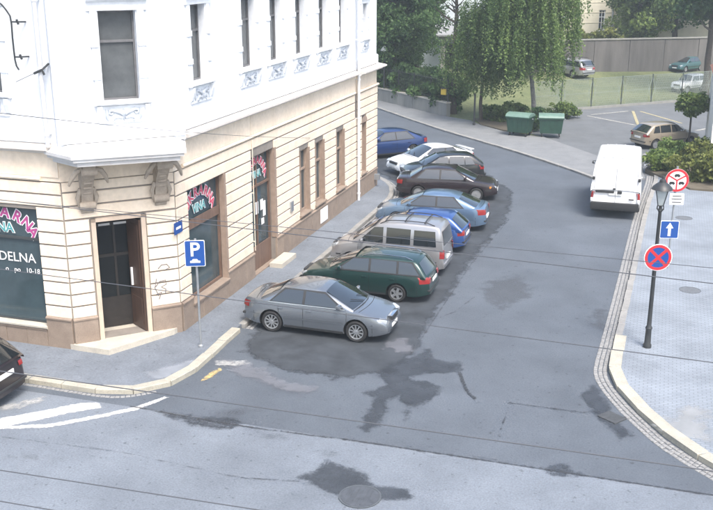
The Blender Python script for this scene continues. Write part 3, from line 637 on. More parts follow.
# second doorway on the street side
o = RW[1]; d2 = window(FR, o, BROWN, SHOPG, .16, .09, ((o[0] + o[1]) / 2 - .1,), (2.95,), None, .10)
FR.box(MB(), o[0] + .1, o[1] - .1, -.2, -.155, .16, .95).build('door_panel', BROWN, d2)
FR.box(MB(), o[1] - .02, o[1] + .12, -.12, .05, .95, o[3]).build('jamb', TAUPE, d2)
arch_sign(FR, (o[0] + o[1]) / 2 - .08, 3.12, .70, .66, -.185, d2, 'CUKRÁRNA', 'VINA', False, .30)
nb = MB()
for k, (a, z, hh) in enumerate(((.75, 2.0, .4), (1.15, 2.05, .35), (1.35, 1.8, .5), (1.2, 1.55, .2))): FR.box(nb, o[0] + a, o[0] + a + .2, -.2, -.178, z, z + hh)
nb.build('notice', SWHITE, d2)
FR.box(MB(), 28.25 - Y0, 29.55 - Y0, .1, .55, .0, PZ + .15).build('door_step', STONE, bld)
FR.box(MB(), o[0] + .002, o[1] - .002, -.3, .04, .0, .155).build('door_sill', PLINTH, bld)
# street entrance in the chamfer
o = CW[0]; dr = MB(); e = .002
for a, c, z0, z1 in ((.66, .78, .2, 3.60), (1.95, 2.07, .2, 3.60), (.66, 2.07, 3.5, 3.60)):
    FC.box(dr, a + e, c - e, -.45, .05, z0, z1 - e * 3)
door = dr.build('doorway', mat('cream_door_frame', (.52, .42, .33), .7, .1, 4), bld)
ib = MB()
for q in ((.3, 2.4, -2.2, -2.15, .28, 3.5),): FC.box(ib, *q)
FC.box(ib, .3, .34, -2.2, -.5, .28, 3.5); FC.box(ib, 2.38, 2.42, -2.2, -.5, .28, 3.5); FC.box(ib, .3, 2.4, -2.2, -.5, 3.5, 3.55)
ib.build('lobby_wall', INT, door); FC.box(MB(), .3, 2.4, -2.2, .02, .0, .275).build('lobby_floor', STONE, door)
# inner glazed screen
ig = MB()
for a, c, z0, z1 in ((.80, .88, .3, 3.4), (1.84, 1.92, .3, 3.4), (.88, 1.84, 3.16, 3.26), (.88, 1.84, 2.3, 2.38), (.88, 1.84, .3, 1.15), (1.34, 1.40, 1.15, 3.16)): FC.box(ig, a, c, -.80, -.74, z0, z1)
ig.build('inner_door', DARKW, door); FC.box(MB(), .88, 1.84, -.78, -.765, 1.1, 3.3).build('inner_pane', mat('dark_door_glass', (.01, .012, .013), .12, 0, spec=.3), door)
for a, c in ((.98, 1.28), (1.38, 1.75)): FC.box(MB(), a, c, -.738, -.73, 3.18, 3.24).build('strip_light', SWHITE, door)
# open leaf, hinged on the right jamb and swung inwards
lf = MB(); hinge = FC.p(1.94, -.02, 0); ang = math.atan2(-FC.n.y, -FC.n.x) - R(-14)
ld = Vector((math.cos(ang), math.sin(ang))); FLf = Face((hinge.x, hinge.y), ld, (ld.y, -ld.x))
FLf = Face((hinge.x, hinge.y), ld, (-ld.y, ld.x))
FLf.box(lf, 0, .72, 0, .05, .3, 3.42)
for z0, z1 in ((.45, 1.2), (1.35, 3.25)): FLf.box(lf, .1, .62, -.012, .062, z0, z1)
leaf = lf.build('door_leaf', mat('dark_brown_timber', (.075, .045, .033), .45, .25, 8, streak=True), door); FLf.box(MB(), .48, .53, .07, .12, 1.5, 2.0).build('handle', SWHITE, leaf)
# corner step
MB().prism([(-14.30, 20.13), (-14.05, 20.1), (-13.12, 20.08), (-12.18, 21.9), (-12.16, 22.16), (-12.3, 22.0), (-14.1, 20.28)], .0, PZ + .15).build('corner_step', STONE, bld)
# oriel floor slab
slab = MB(); sp = [(-14.55, 20.17), (-14.45, 20.0), (-13.36, 19.52), (-11.17, 21.22), (-11.62, 22.05), (-12.05, 22.85), (-12.3, 22.7), (-14.3, 20.4)]
def inset(k): 
    cx, cy = -13.0, 21.3; return [(cx + (x - cx) * k, cy + (y - cy) * k) for x, y in sp]
slab.prism(inset(1.0), 5.36, 5.44); slab.prism(inset(.965), 5.28, 5.358); slab.prism(inset(.90), 5.16, 5.278)
a, c = inset(.985), inset(.80); n = len(a); slab.add([(p[0], p[1], 5.442) for p in a] + [(p[0], p[1], 5.60) for p in c], [(i, (i + 1) % n, n + (i + 1) % n, n + i) for i in range(n)] + [tuple(range(n, 2 * n))])
slab.mi = 0
slab.build('oriel_slab', mat('weathered_slab', (.60, .60, .60), .85, 0, 2, c2=(.50, .48, .46)), bld)
# carved brackets
BRK = mat('weathered_carving', (.42, .36, .29), .9, 0, 6, .3, 30, c2=(.30, .25, .2))
for tc_ in (.60, 2.50):
    b = MB(); s_ = [(0, 3.75), (.10, 3.8), (.14, 4.1), (.2, 4.3), (.34, 4.55), (.62, 4.85), (.78, 5.0), (.78, 5.15), (0, 5.15)]
    FC.prof(b, tc_ - .15, tc_ + .15, s_)
    for oo, zz, rr in ((.66, 4.98, .13), (.12, 3.98, .11)):
        b.tube([FC.p(tc_ - .2, oo, zz), FC.p(tc_ + .2, oo, zz)], rr, 12)
    for sx in (-1, 1):
        b.tube([FC.p(tc_ + sx * .1, .62, 5.05), FC.p(tc_ + sx * .3, .66, 4.98), FC.p(tc_ + sx * .42, .60, 4.8), FC.p(tc_ + sx * .48, .5, 4.62)], [.06, .07, .06, .03], 7)
        b.tube([FC.p(tc_ + sx * .16, .2, 4.45), FC.p(tc_ + sx * .24, .16, 4.2), FC.p(tc_ + sx * .2, .1, 3.95)], [.05, .06, .03], 7)
    for k in range(4): b.tube([FC.p(tc_ - .1, .2 + .11 * k, 4.33 + .15 * k), FC.p(tc_ + .1, .2 + .11 * k, 4.33 + .15 * k)], .035, 6)
    b.build('bracket', BRK, bld, smooth=45)
# pipes
def wallpipe(F, t, z0, z1, rr, out, m, name='downpipe'):
    b = MB(); b.tube([F.p(t, out, z1), F.p(t, out, z0)], rr, 10)
    o_ = b.build(name, m, bld, smooth=50)
    for i in range(int((z1 - z0) / 1.6) + 1):
        z = z0 + .3 + 1.6 * i
        if z < z1: k = MB(); k.tube([F.p(t, out, z - .03), F.p(t, out, z + .03)], rr * 1.25, 10); F.box(k, t - .015, t + .015, -.02, out, z - .015, z + .015); k.build('pipe_clip', m, o_)
wallpipe(FR, 15.82, PZ, TOPZ - .6, .06, .15, PIPE); wallpipe(FL, .12, 5.55, TOPZ - .6, .055, .2, PIPE); wallpipe(FR, 5.02, 1.0, 4.6, .014, .06, CREAM, 'conduit')
# small fittings on the wall
pl = FR.box(MB(), -.28 + .05, .22, .045, .06, 2.94, 3.26).build('street_name_plate', SBLUE, bld); tt = MB(); FR.box(tt, -.14, .13, .061, .064, 3.06, 3.13); tt.build('plate_lettering', SWHITE, pl)
FR.box(MB(), r(30.35, 30.6)[0], r(30.35, 30.6)[1], .03, .09, 1.5, 1.85).build('meter_box', GREYM, bld)
FR.box(MB(), r(33.4, 34.2)[0], r(33.4, 34.2)[1], .06, .09, .28, .82).build('wall_notice', SWHITE, bld)
FR.box(MB(), r(40.6, 40.75)[0], r(40.6, 40.75)[1], .05, .3, .45, .7).build('wall_tap', GREYM, bld)
gr = MB()      # graffiti strokes
for pts in ([(2.32, 2.02), (2.42, 2.12), (2.56, 2.12), (2.64, 2.02), (2.52, 1.97)], [(2.22, 1.52), (2.34, 1.66), (2.5, 1.68), (2.52, 1.56), (2.38, 1.5), (2.5, 1.42), (2.48, 1.3)], [(2.22, 1.3), (2.38, 1.36), (2.3, 1.16)], [(2.26, 1.75), (2.2, 1.5), (2.3, 1.25)]):
    gr.tube([FC.p(a, .036, z) for a, z in pts], .014, 4)
gr.build('graffiti', mat('graffiti_grey', (.16, .15, .16), .8, 0), bld)
gr = MB()
for pts in ([(.32, 2.55), (.42, 2.62), (.5, 2.5), (.44, 2.38), (.36, 2.44)], [(.3, 2.3), (.45, 2.28), (.5, 2.16)], [(.55, 2.6), (.6, 2.5)]): gr.tube([FR.p(a, .036, z) for a, z in pts], .012, 4)
gr.build('graffiti', MATS['graffiti_grey'], bld)
# wrought iron rod with two stand-off brackets on the upper left wall
ir = MB(); Q = lambda x, y: (lambda d, t: Vector((d[0] * t, d[1] * t, CAMH + d[2] * t)))(ray(x, y), (20.2 - .28) / ray(x, y)[1])
ir.tube([Q(-2, 2), Q(2, 5), Q(6, 10), Q(10, 16), Q(11.5, 24), Q(12.5, 38), Q(14, 52), Q(15, 60), Q(16.5, 66), Q(19, 70)], .022, 7)
for x, y, l in ((11.5, 22, .28), (15, 57, .28)):
    p = Q(x, y); ir.tube([p, p + Vector((.14, .02, 0)), p + Vector((.2, .27, -.01))], .02, 6); ir.tube([p + Vector((.13, .02, .06)), p + Vector((.16, .04, -.06))], .03, 6)
ir.build('iron_bracket_rod', IRON, bld)
ir = MB(); p = Q(42, 70); ir.tube([p + Vector((.02, .25, .12)), p, p + Vector((.04, .02, -.12))], .028, 6); ir.tube([p, p + Vector((-.22, -.02, -.09))], .03, 6); ir.tube([p + Vector((-.22, -.02, -.09)), Q(16, 82)], .007, 5); ir.build('cable_anchor', IRON, bld)
print('building done')
#NEXT
# ================================================================== VEHICLES
def chaikin(P, it=2):
    P = [np.array(p, float) for p in P]
    for _ in range(it):
        Q = [P[0]]
        for a, b in zip(P, P[1:]): Q += [a * .75 + b * .25, a * .25 + b * .75]
        P = Q + [P[-1]]
    return P
def wheel_meshes(rad, wid, style):
    tyre = MB(); ir = rad * .66
    MX = Matrix.Rotation(R(90), 3, 'X')
    tyre.lathe([(ir, -wid / 2 + .02), (rad * .86, -wid / 2), (rad * .97, -wid / 2 + .02), (rad, -wid / 2 + .05), (rad, wid / 2 - .05), (rad * .97, wid / 2 - .02), (rad * .86, wid / 2), (ir, wid / 2 - .02)], 28, MX, cap=False)
    hub = MB(); hub.lathe([(ir * 1.02, -wid / 2 + .075), (ir * 1.02, wid / 2 - .075)], 24, MX)
    rim = MB(); o = -wid / 2 + .018           # outer side is local -y before mirroring
    rim.lathe([(ir * 1.02, o + .05), (ir * 1.03, o - .004), (ir * .93, o), (ir * .90, o + .05)], 28, Matrix.Rotation(R(-90), 3, 'X'), cap=False)
    n = {'multi': 10, 'five': 5, 'seven': 7}.get(style, 0)
    if n:
        for k in range(n):
            a = 2 * math.pi * k / n; wd = {'multi': .035, 'five': .085, 'seven': .055}[style]
            M = Matrix.Rotation(a, 3, 'Y'); rim.box(M @ Vector((ir * .5, o + .02, 0)), (ir * .9, .03, wd), M)
        rim.lathe([(.001, o - .004), (ir * .22, o), (ir * .24, o + .05)], 14, Matrix.Rotation(R(-90), 3, 'X'), cap=False)
    else:
        rim.lathe([(.001, o - .0), (ir * .25, o - .002), (ir * .3, o + .02), (ir * .65, o + .012), (ir * .9, o + .02)], 24, Matrix.Rotation(R(-90), 3, 'X'), cap=False)
    return tyre, hub, rim
_wc = {}
def wheel(parent, x, y, rad, wid, style, side):
    key = (round(rad, 3), round(wid, 3), style)
    if key not in _wc:
        t, h, r_ = wheel_meshes(rad, wid, style); _wc[key] = [q.build(nm, mm, None, sm, local=True) for q, nm, mm, sm in ((h, 'wheel', BLACK, 40), (t, 'tyre', RUBBER, 40), (r_, 'rim', ALLOY if style != 'steel' else STEELW, 35))]
        src = _wc[key]; objs = src
    else: objs = [o.copy() for o in _wc[key]]; [COL.objects.link(o) for o in objs]
    h, t, r_ = objs; h.name = 'wheel'; h.parent = parent; h.location = (x, y, rad); h.rotation_euler = (0, random.uniform(0, 1.2), 0 if side < 0 else math.pi)
    if side > 0: h.rotation_euler = (0, 0, math.pi)
    t.parent = h; r_.parent = h; t.location = r_.location = (0, 0, 0); t.rotation_euler = r_.rotation_euler = (0, 0, 0)

class Car:
    # local frame: +x front, +y left, z up, origin under the middle
    def __init__(s, name, label, loc, rz, S, group=None, cat='car', z=0.0, k=.945):
        s.S = S; s.k = k; s.L, s.W, s.H = S['L'], S['W'], S['H']; s.root = empty(name, (loc[0], loc[1], z), rz, label, cat, group); s.root.scale = (k, k, k)
        L, W = s.L, s.W; s.pm = S['paint']
        s.fx = L / 2 - S['fo']; s.rx = s.fx - S['wb']; s.wr = S.get('wr', .31)
        dk = chaikin(S['deck'], 2); s.dx = np.array([p[0] for p in dk]); s.dz = np.array([p[1] for p in dk])
        s.taper = S.get('taper', (.20, .24)); s.zb0 = S.get('zb', .2); s.green = chaikin(S['roof'], 2); s.raw = S['roof']
        s.ratio = S.get('top', .74); s.belt = S.get('belt', .90)
        s.body()
        s.cabin(); s.glazing(); s.trim()
        for x in (s.fx, s.rx):
            for sd_ in (-1, 1): wheel(s.root, x, sd_ * (W / 2 - .115), s.wr, S.get('ww', .2), S.get('wheel', 'five'), sd_)
    def hw(s, x):
        L = s.L; t = x / (L / 2); tf, tr = s.taper; e = .55
        d = (abs(x) - (L / 2 - e)) / e
        k = 1 - (tf if x > 0 else tr) * max(0, d) ** 2.3
        k -= .035 * max(0, abs(t) - .3) ** 1.5
        return s.W / 2 * k
    def zt(s, x): return float(np.interp(x, s.dx, s.dz))
    def zb(s, x):
        e = s.L / 2; d = max(0, (abs(x) - (e - .6)) / .6); return s.zb0 + .10 * d ** 1.6
    def ring(s, x):
        w, zt, zb = s.hw(x), s.zt(x), s.zb(x); h = max(.08, zt - zb); cr = .05 * min(1, (zt / .8))
        sh = s.S.get('shoulder', .03)
        return [(0, zb), (w * .80, zb), (w * .955, zb + .035), (w * .985, zb + .2 * h), (w, zb + .48 * h), (w * .998, zb + .62 * h), (w * .985, zb + .80 * h), (w * .955, zt - sh), (w * .90, zt - .005), (w * .80, zt + cr * .2), (w * .5, zt + cr * .7), (0, zt + cr)]
    def side(s, x, z):
        rg = s.ring(x)[2:9]; return float(np.interp(z, [p[1] for p in rg], [p[0] for p in rg]))
    def body(s):
        L = s.L; e = L / 2
        xs = sorted(set(np.round(np.concatenate([np.linspace(-e, -e + .5, 9), np.linspace(-e + .5, e - .5, 22), np.linspace(e - .5, e, 9)]), 4)))
        mb = MB(); n = None
        for x in xs:
            rg = s.ring(x); full = [(-y, z) for y, z in rg[:0:-1]] + rg[0:1] if False else None
            pts = [(y, z) for y, z in rg] + [(-y, z) for y, z in rg[-2:0:-1]]; n = len(pts)
            mb.v += [(x, y, z) for y, z in pts]
        for i in range(len(xs) - 1):
            for k in range(n): mb.f.append((i * n + k, i * n + (k + 1) % n, (i + 1) * n + (k + 1) % n, (i + 1) * n + k)); mb.m.append(0)
        mb.f.append(tuple(range(n))); mb.m.append(0); mb.f.append(tuple(range((len(xs) - 1) * n, len(xs) * n))[::-1]); mb.m.append(0)
        o = mb.build('body', [s.pm, BLACK], None, 0, local=True)
        cu = MB(); MX = Matrix.Rotation(R(90), 3, 'X')
        for x in (s.fx, s.rx):
            for sd_ in (-1, 1):
                cu.lathe([(s.wr * 1.16, -.17), (s.wr * 1.16, .17)], 30, MX, (x, sd_ * (s.W / 2 - .10), s.wr + .015))
        cu.m = [1] * len(cu.f)
        c = cu.build('cut', [s.pm, BLACK], None, 0, local=True)
        md = o.modifiers.new('b', 'BOOLEAN'); md.operation = 'DIFFERENCE'; md.object = c; md.solver = 'EXACT'
        bpy.context.view_layer.update(); dg = bpy.context.evaluated_depsgraph_get(); me = bpy.data.meshes.new_from_object(o.evaluated_get(dg)); o.modifiers.clear(); o.data = me; me.name = 'body'
        bpy.data.objects.remove(c)
        me.polygons.foreach_set('use_smooth', [True] * len(me.polygons)); me.set_sharp_from_angle(angle=R(38)); o.parent = s.root; s.body_o = o
    def yg(s, x, z):
        zb = s.belt_z(x); t = max(0, min(1.05, (z - zb) / max(.1, s.H - zb))); wb = s.W / 2 * s.S.get('gw', .925); return wb * (1 - (1 - s.ratio) * t ** 1.15)
    def belt_z(s, x): return s.belt
    def bow(s, x, y):
        xw, xr = s.raw[-1][0], s.raw[0][0]; kf = s.S.get('bow', .13); k = np.interp(x, [xr, xr + .5, 0, xw - .9, xw], [-s.S.get('rbow', kf * .7), -min(.04, s.S.get('rbow', .04)), 0, .02, kf]); return x + k * (1 - min(1, (y / (s.W / 2 * .92)) ** 2))
    def gpt(s, x, y, z): return (s.bow(x, y), y, z)
    def cabin(s):
        mb = MB(); n = None; st = s.green
        for x, zr in st:
            b0 = s.belt - .08; zr = max(zr, b0 + .01); cr = .045
            zl = max(b0, zr - .07); pts = [(s.yg(x, b0), b0), (s.yg(x, (b0 + zl) / 2), (b0 + zl) / 2), (s.yg(x, zl), zl), (s.yg(x, zr) - .025, max(b0, zr - .02)), (s.yg(x, zr) - .07, zr), (s.yg(x, zr) * .5, zr + cr * .75), (0, zr + cr)]
            full = pts + [(-y, z) for y, z in pts[-2::-1]]; n = len(full); mb.v += [s.gpt(x, y, z) for y, z in full]
        for i in range(len(st) - 1):
            for k in range(n - 1): mb.f.append((i * n + k, i * n + k + 1, (i + 1) * n + k + 1, (i + 1) * n + k)); mb.m.append(0)
        s.cab = mb.build('cabin', s.pm, s.root, 42, local=True)
    def pane(s, seg, t0, t1, fy, name, mat_=None, out=.012, fy2=None):
        (x0, z0), (x1, z1) = s.raw[seg], s.raw[seg + 1]; nrm = np.array([-(z1 - z0), x1 - x0]); nrm = nrm / np.linalg.norm(nrm)
        if nrm[1] < 0: nrm = -nrm
        mb = MB(); U, V = 6, 8
        for i in range(U + 1):
            t = t0 + (t1 - t0) * i / U; x, z = x0 + (x1 - x0) * t, z0 + (z1 - z0) * t
            f_ = fy if fy2 is None else fy + (fy2 - fy) * i / U
            yt = (s.yg(x, z) - .04) * f_
            for k in range(V + 1):
                f = -1 + 2 * k / V; y = f * yt; cr = .045 * (1 - f * f)
                p = s.gpt(x, y, z + cr * (1 if abs(nrm[1]) > .3 else .2)); mb.v.append((p[0] + nrm[0] * out, p[1], p[2] + nrm[1] * out))
        for i in range(U):
            for k in range(V): mb.f.append((i * (V + 1) + k, i * (V + 1) + k + 1, (i + 1) * (V + 1) + k + 1, (i + 1) * (V + 1) + k)); mb.m.append(0)
        return mb.build(name, mat_ or CARGLASS, s.cab, 60, local=True)
    def side_patch(s, q, name, m, out, parent=None, sd_=1):
        # q: four (x,z) corners: bottom rear, bottom front, top front, top rear
        mb = MB(); U, V = 6, 4
        for i in range(U + 1):
            for k in range(V + 1):
                a, b = i / U, k / V; x = (q[0][0] * (1 - a) + q[1][0] * a) * (1 - b) + (q[3][0] * (1 - a) + q[2][0] * a) * b; z = (q[0][1] * (1 - a) + q[1][1] * a) * (1 - b) + (q[3][1] * (1 - a) + q[2][1] * a) * b
                y = s.yg(x, z) + out; p = s.gpt(x, y, z); mb.v.append((p[0], p[1] * sd_, p[2]))
        for i in range(U):
            for k in range(V): mb.f.append((i * (V + 1) + k, i * (V + 1) + k + 1, (i + 1) * (V + 1) + k + 1, (i + 1) * (V + 1) + k)); mb.m.append(0)
        return mb.build(name, m, parent or s.cab, 60, local=True)
    def glazing(s):
        S = s.S
        s.pane(len(s.raw) - 2, S.get('ws', (.06, .96))[0], S.get('ws', (.06, .96))[1], .95, 'windscreen')
        if S.get('rwin', True): s.pane(0, *S.get('rw', (.10, .94)), S.get('rwf', .92), 'rear_window')
        for q in S['wins']:
            for sd_ in (-1, 1): s.side_patch(q, 'side_window', CARGLASS, .008, None, sd_)
        if 'dlo' in S:
            for sd_ in (-1, 1): s.side_patch(S['dlo'], 'window_surround', TRIMB, .004, None, sd_)
    def seam(s, pts, wd=.012, m=None, name='door_seam', out=.003):
        for sd_ in (-1, 1):
            mb = MB()
            for (x0, z0), (x1, z1) in zip(pts, pts[1:]):
                n = max(2, int(math.hypot(x1 - x0, z1 - z0) / .1)); L_ = math.hypot(x1 - x0, z1 - z0); nx, nz = -(z1 - z0) / L_ * wd / 2, (x1 - x0) / L_ * wd / 2
                for k in range(n):
                    P = []
                    for t, sg in ((k / n, -1), ((k + 1) / n, -1), ((k + 1) / n, 1), (k / n, 1)):
                        x, z = x0 + (x1 - x0) * t + nx * sg, z0 + (z1 - z0) * t + nz * sg; P.append((x, sd_ * (s.side(x, z) + out), z))
                    mb.quad(*P)
            mb.build(name, m or BLACK, s.body_o, local=True)
    def lump(s, c, d, name, m, r_=.03, rz=0.0, parent=None, ry=0.0):
        M = Matrix.Rotation(rz, 3, 'Z') @ Matrix.Rotation(ry, 3, 'Y'); return MB().rbox(c, d, r_, M).build(name, m, parent or s.body_o, 40, local=True)
    def tail(s, sd_, z, wt, ht, lt, m):
        e = s.L / 2; mb = MB(); U, V = 8, 4; out = .007; z0, z1 = z - ht / 2, z + ht / 2
        def rear_x(zz):      # rearmost station whose deck reaches this height
            for x in np.linspace(-e, -e + .4, 60):
                if s.zt(x) - .015 >= zz: return x
            return -e + .4
        rows = []
        for k in range(V + 1):
            zz = z0 + (z1 - z0) * k / V; xr = rear_x(zz) ; row = []; ye = s.side(xr + .02, zz)
            for i in range(U // 2 + 1): row.append((xr - out, ye - wt * .8 + (wt * .8 - .02) * i / (U // 2), zz))
            for i in range(U // 2 + 1): x = xr + .02 + lt * (i / (U // 2)) ** 1.2; row.append((x, s.side(x, zz) + out, zz))
            rows.append(row)
        n = len(rows[0])
        for r_ in rows: mb.v += [(x, sd_ * y, zz) for x, y, zz in r_]
        for k in range(V):
            for i in range(n - 1): mb.f.append((k * n + i, k * n + i + 1, (k + 1) * n + i + 1, (k + 1) * n + i)); mb.m.append(0)
        mb.build('tail_light', m, s.body_o, 50, local=True)
    def trim(s):
        S = s.S; L, W = s.L, s.W; e = L / 2
        for x in S.get('seams', ()): s.seam([(x, s.zb0 + .12), (x, s.belt - .06)])
        if S.get('mould'):
            z = S['mould']; xa, xb = s.rx + s.wr * 1.25, s.fx - s.wr * 1.25; s.seam([(xa, z), (xb, z + .01)], .05, S.get('mouldm', TRIMB), 'side_moulding', .012)
            s.seam([(s.fx + s.wr * 1.25, z + .01), (e - .25, z)], .05, S.get('mouldm', TRIMB), 'side_moulding', .012); s.seam([(-e + .25, z), (s.rx - s.wr * 1.25, z)], .05, S.get('mouldm', TRIMB), 'side_moulding', .012)
        s.seam([(s.rx + s.wr * 1.22, s.zb0 + .06), (s.fx - s.wr * 1.22, s.zb0 + .06)], .07, TRIMB, 'sill_shade', .004)  # dark strip standing in for the shade along the sill
        for x in S.get('handles', ()):
            for sd_ in (-1, 1): s.lump((x, sd_ * (s.side(x, s.belt - .16) + .012), s.belt - .14), (.17, .03, .035), 'door_handle', S.get('handlem', s.pm), .01)
        # mirrors
        mx, mz = S.get('mirror', (s.raw[-1][0] - .38, s.belt + .10))
        for sd_ in (-1, 1):
            y = s.yg(mx, mz) + .12; m_ = s.lump((mx, sd_ * y, mz), (.11, .20, .14), 'wing_mirror', S.get('mirrorm', s.pm), .045, sd_ * R(12)); s.lump((mx - .058, sd_ * y, mz), (.008, .16, .10), 'mirror_glass', CHROME, .003, 0, s.body_o)
        # front: lamps, grille, plate, bumper band
        zl = S.get('hz', .64); wl, hl = S.get('hl', (.40, .15)); yl = S.get('hy', .70)
        for sd_ in (-1, 1):
            s.lump((e - .225, sd_ * s.hw(e - .2) * yl, zl), (.27, wl * .95, hl), 'headlight', LAMPG, .055, -sd_ * R(26), None, R(18))
            if S.get('amber'): s.lump((e - .27, sd_ * s.hw(e - .25) * .93, zl - .01), (.2, .1, hl * .8), 'indicator', ORANGE, .03, -sd_ * R(30))
        gw, gh = S.get('grille', (.7, .12)); s.lump((e - .045, 0, zl + S.get('gdz', -.01)), (.12, gw, gh), 'grille', TRIMB, .03)
        if S.get('chromeg'): s.lump((e - .04, 0, zl + S.get('gdz', -.01) + gh / 2 + .01), (.13, gw + .04, .025), 'grille_trim', CHROME, .01)
        s.lump((e - .06, 0, .33), (.12, W * .52, .10), 'lower_intake', BLACK, .03); s.lump((e + .004, 0, .44), (.02, .50, .11), 'number_plate', PLATE, .006)
        # rear: lamps, plate
        zt_ = S.get('tz', .78); wt, ht, lt = S.get('tl', (.30, .17, .24)); ty = S.get('ty', .80)
        for sd_ in (-1, 1): s.tail(sd_, zt_, wt, ht, lt, S.get('tlm', REDL))
        s.lump((-e - .002, 0, S.get('pz', .70)), (.03, .52, .115), 'number_plate', PLATE, .006)
        if S.get('rbumper', True): s.lump((-e + .05, 0, .46), (.16, W * .80, .06), 'bumper_strip', S.get('bumpm', TRIMB), .02)
        for x0, nm in ((s.raw[-1][0] + .16, 'bonnet_seam'), (s.raw[0][0] - .10 if S.get('rwin', True) and s.raw[0][0] > -s.L / 2 + .35 else None, 'boot_seam')):
            if x0 is None: continue
            mb = MB(); n = 14; hwid = s.hw(x0) * .86
            def top(x, y):
                rg = s.ring(x)[7:]; return float(np.interp(abs(y), [p[0] for p in rg[::-1]], [p[1] for p in rg[::-1]])) + .004
            for k in range(n):
                ya, yb = -hwid + 2 * hwid * k / n, -hwid + 2 * hwid * (k + 1) / n; bx = lambda y: x0 + (.12 if nm == 'bonnet_seam' else -.08) * (1 - (y / hwid) ** 2)
                mb.quad((bx(ya), ya, top(bx(ya), ya)), (bx(yb), yb, top(bx(yb), yb)), (bx(yb) + .014, yb, top(bx(yb) + .014, yb)), (bx(ya) + .014, ya, top(bx(ya) + .014, ya)))
            mb.build(nm, BLACK, s.body_o, local=True)
        if 'dlo' in S:
            q = S['dlo']
            for sd_ in (-1, 1): s.side_patch([(q[0][0] - .03, q[0][1] - .018), (q[1][0] + .02, q[1][1] - .018), (q[1][0] + .0, q[1][1] + .004), (q[0][0], q[0][1] + .004)], 'belt_strip', S.get('strip', TRIMB), .012, None, sd_)
        s.seam([(e - .42, .24), (e - .42, .60)], .01, None, 'bumper_seam'); s.seam([(-e + .40, .30), (-e + .40, .62)], .01, None, 'bumper_seam')
        # wipers
        for dy in (-.05, .42):
            (x0, z0), (x1, z1) = s.raw[-1], s.raw[-2]; q = []
            for t, y in ((.05, dy), (.30, dy - .35)):
                x, z = x0 + (x1 - x0) * t, z0 + (z1 - z0) * t; p = s.gpt(x, y, z + .05); q.append((p[0] + .03, p[1], p[2] + .02))
            MB().tube(q, .01, 5).build('wiper', BLACK, s.cab, local=True)

def sedan(L, W, H, wb, fo, **k):
    d = dict(L=L, W=W, H=H, wb=wb, fo=fo); d.update(k); return d
GRP = 'cars parked nose-in along the building'
GREY = paint('steel_grey', (.22, .245, .275), .7, .26); DGREEN = paint('dark_green', (.012, .042, .038), .4); SILV = paint('silver', (.36, .36, .37), .6); DBLUE = paint('deep_blue', (.03, .085, .27), .45)
LBLUE = paint('light_blue', (.17, .26, .38), .65, .28); MAROON = paint('maroon', (.024, .015, .018), .3); BLK = paint('black', (.012, .014, .016), .2); PWHITE = paint('white', (.72, .74, .76), 0, .35); NAVY = paint('royal_blue', (.014, .04, .14), .35)
TAN = paint('beige', (.34, .29, .22), .3); VANW = mat('paint_van_white', (.78, .79, .80), .35, .03, 1.5, coat=.7); SFAR = paint('pale_silver', (.42, .43, .45), .6); TEALC = paint('teal', (.05, .13, .14), .3); DKM = paint('dark_plum', (.018, .012, .016), .3)
def saloon_wins(b, top, x0, xb, xf, t0, tb, tf):       # rear light, rear door, front door
    return [[(x0, b), (xb - .04, b), (tb - .03, top), (t0, top - .01)], [(xb + .04, b), (xf, b), (tf, top - .03), (tb + .05, top)]]
A4 = sedan(4.48, 1.735, 1.42, 2.62, .90, paint=GREY, wr=.325, wheel='multi', belt=.93, zb=.19, hz=.66, tz=.80, pz=.80,
    deck=[(-2.24, .50), (-2.235, .80), (-2.17, .93), (-1.9, .975), (-1.3, .96), (0, .935), (1.15, .925), (1.6, .86), (2.0, .75), (2.17, .66), (2.235, .50)],
    roof=[(-1.68, .95), (-1.02, 1.30), (-.65, 1.39), (-.2, 1.42), (.28, 1.38), (1.22, .93)], wins=saloon_wins(.965, 1.33, -1.28, -.28, .86, -.86, -.28, .36), dlo=[(-1.36, .945), (.98, .945), (.34, 1.36), (-.9, 1.36)],
    seams=(1.05, -.28, -1.05), handles=(-.10, -1.0), strip=CHROME, mould=.52, mouldm=GREY, grille=(.62, .17), chromeg=True, tl=(.34, .18, .2))
Car('saloon_car', 'steel grey four-door saloon with bright multi-spoke wheels, nearest the camera', (-8.60, 23.93), R(-1), A4, GRP, k=.95)
OCC = sedan(4.51, 1.735, 1.46, 2.51, .92, paint=DGREEN, wr=.31, wheel='five', belt=.94, hz=.66, tz=.84, pz=.72, ratio=.8,
    deck=[(-2.25, .45), (-2.24, .80), (-2.2, .95), (-1.8, .965), (0, .94), (1.1, .93), (1.6, .87), (2.0, .77), (2.17, .66), (2.24, .48)],
    roof=[(-2.13, .94), (-1.80, 1.36), (-1.6, 1.42), (-.4, 1.46), (.25, 1.40), (1.18, .94)], wins=[[(-1.92, .98), (-1.22, .98), (-1.2, 1.36), (-1.62, 1.34)], [(-1.14, .98), (-.26, .98), (-.26, 1.37), (-1.12, 1.36)], [(-.18, .98), (.84, .98), (.34, 1.34), (-.18, 1.37)]], dlo=[(-1.98, .96), (.96, .96), (.32, 1.39), (-1.66, 1.38)],
    seams=(1.0, -.22, -1.15), handles=(-.05, -1.0), mould=.53, mouldm=DGREEN, tl=(.30, .28, .28), ty=.84, top=.78)
oc = Car('estate_car', 'dark green estate car with roof rails, between grey saloon and silver van', (-8.22, 27.30), R(180), OCC, GRP, k=.92)
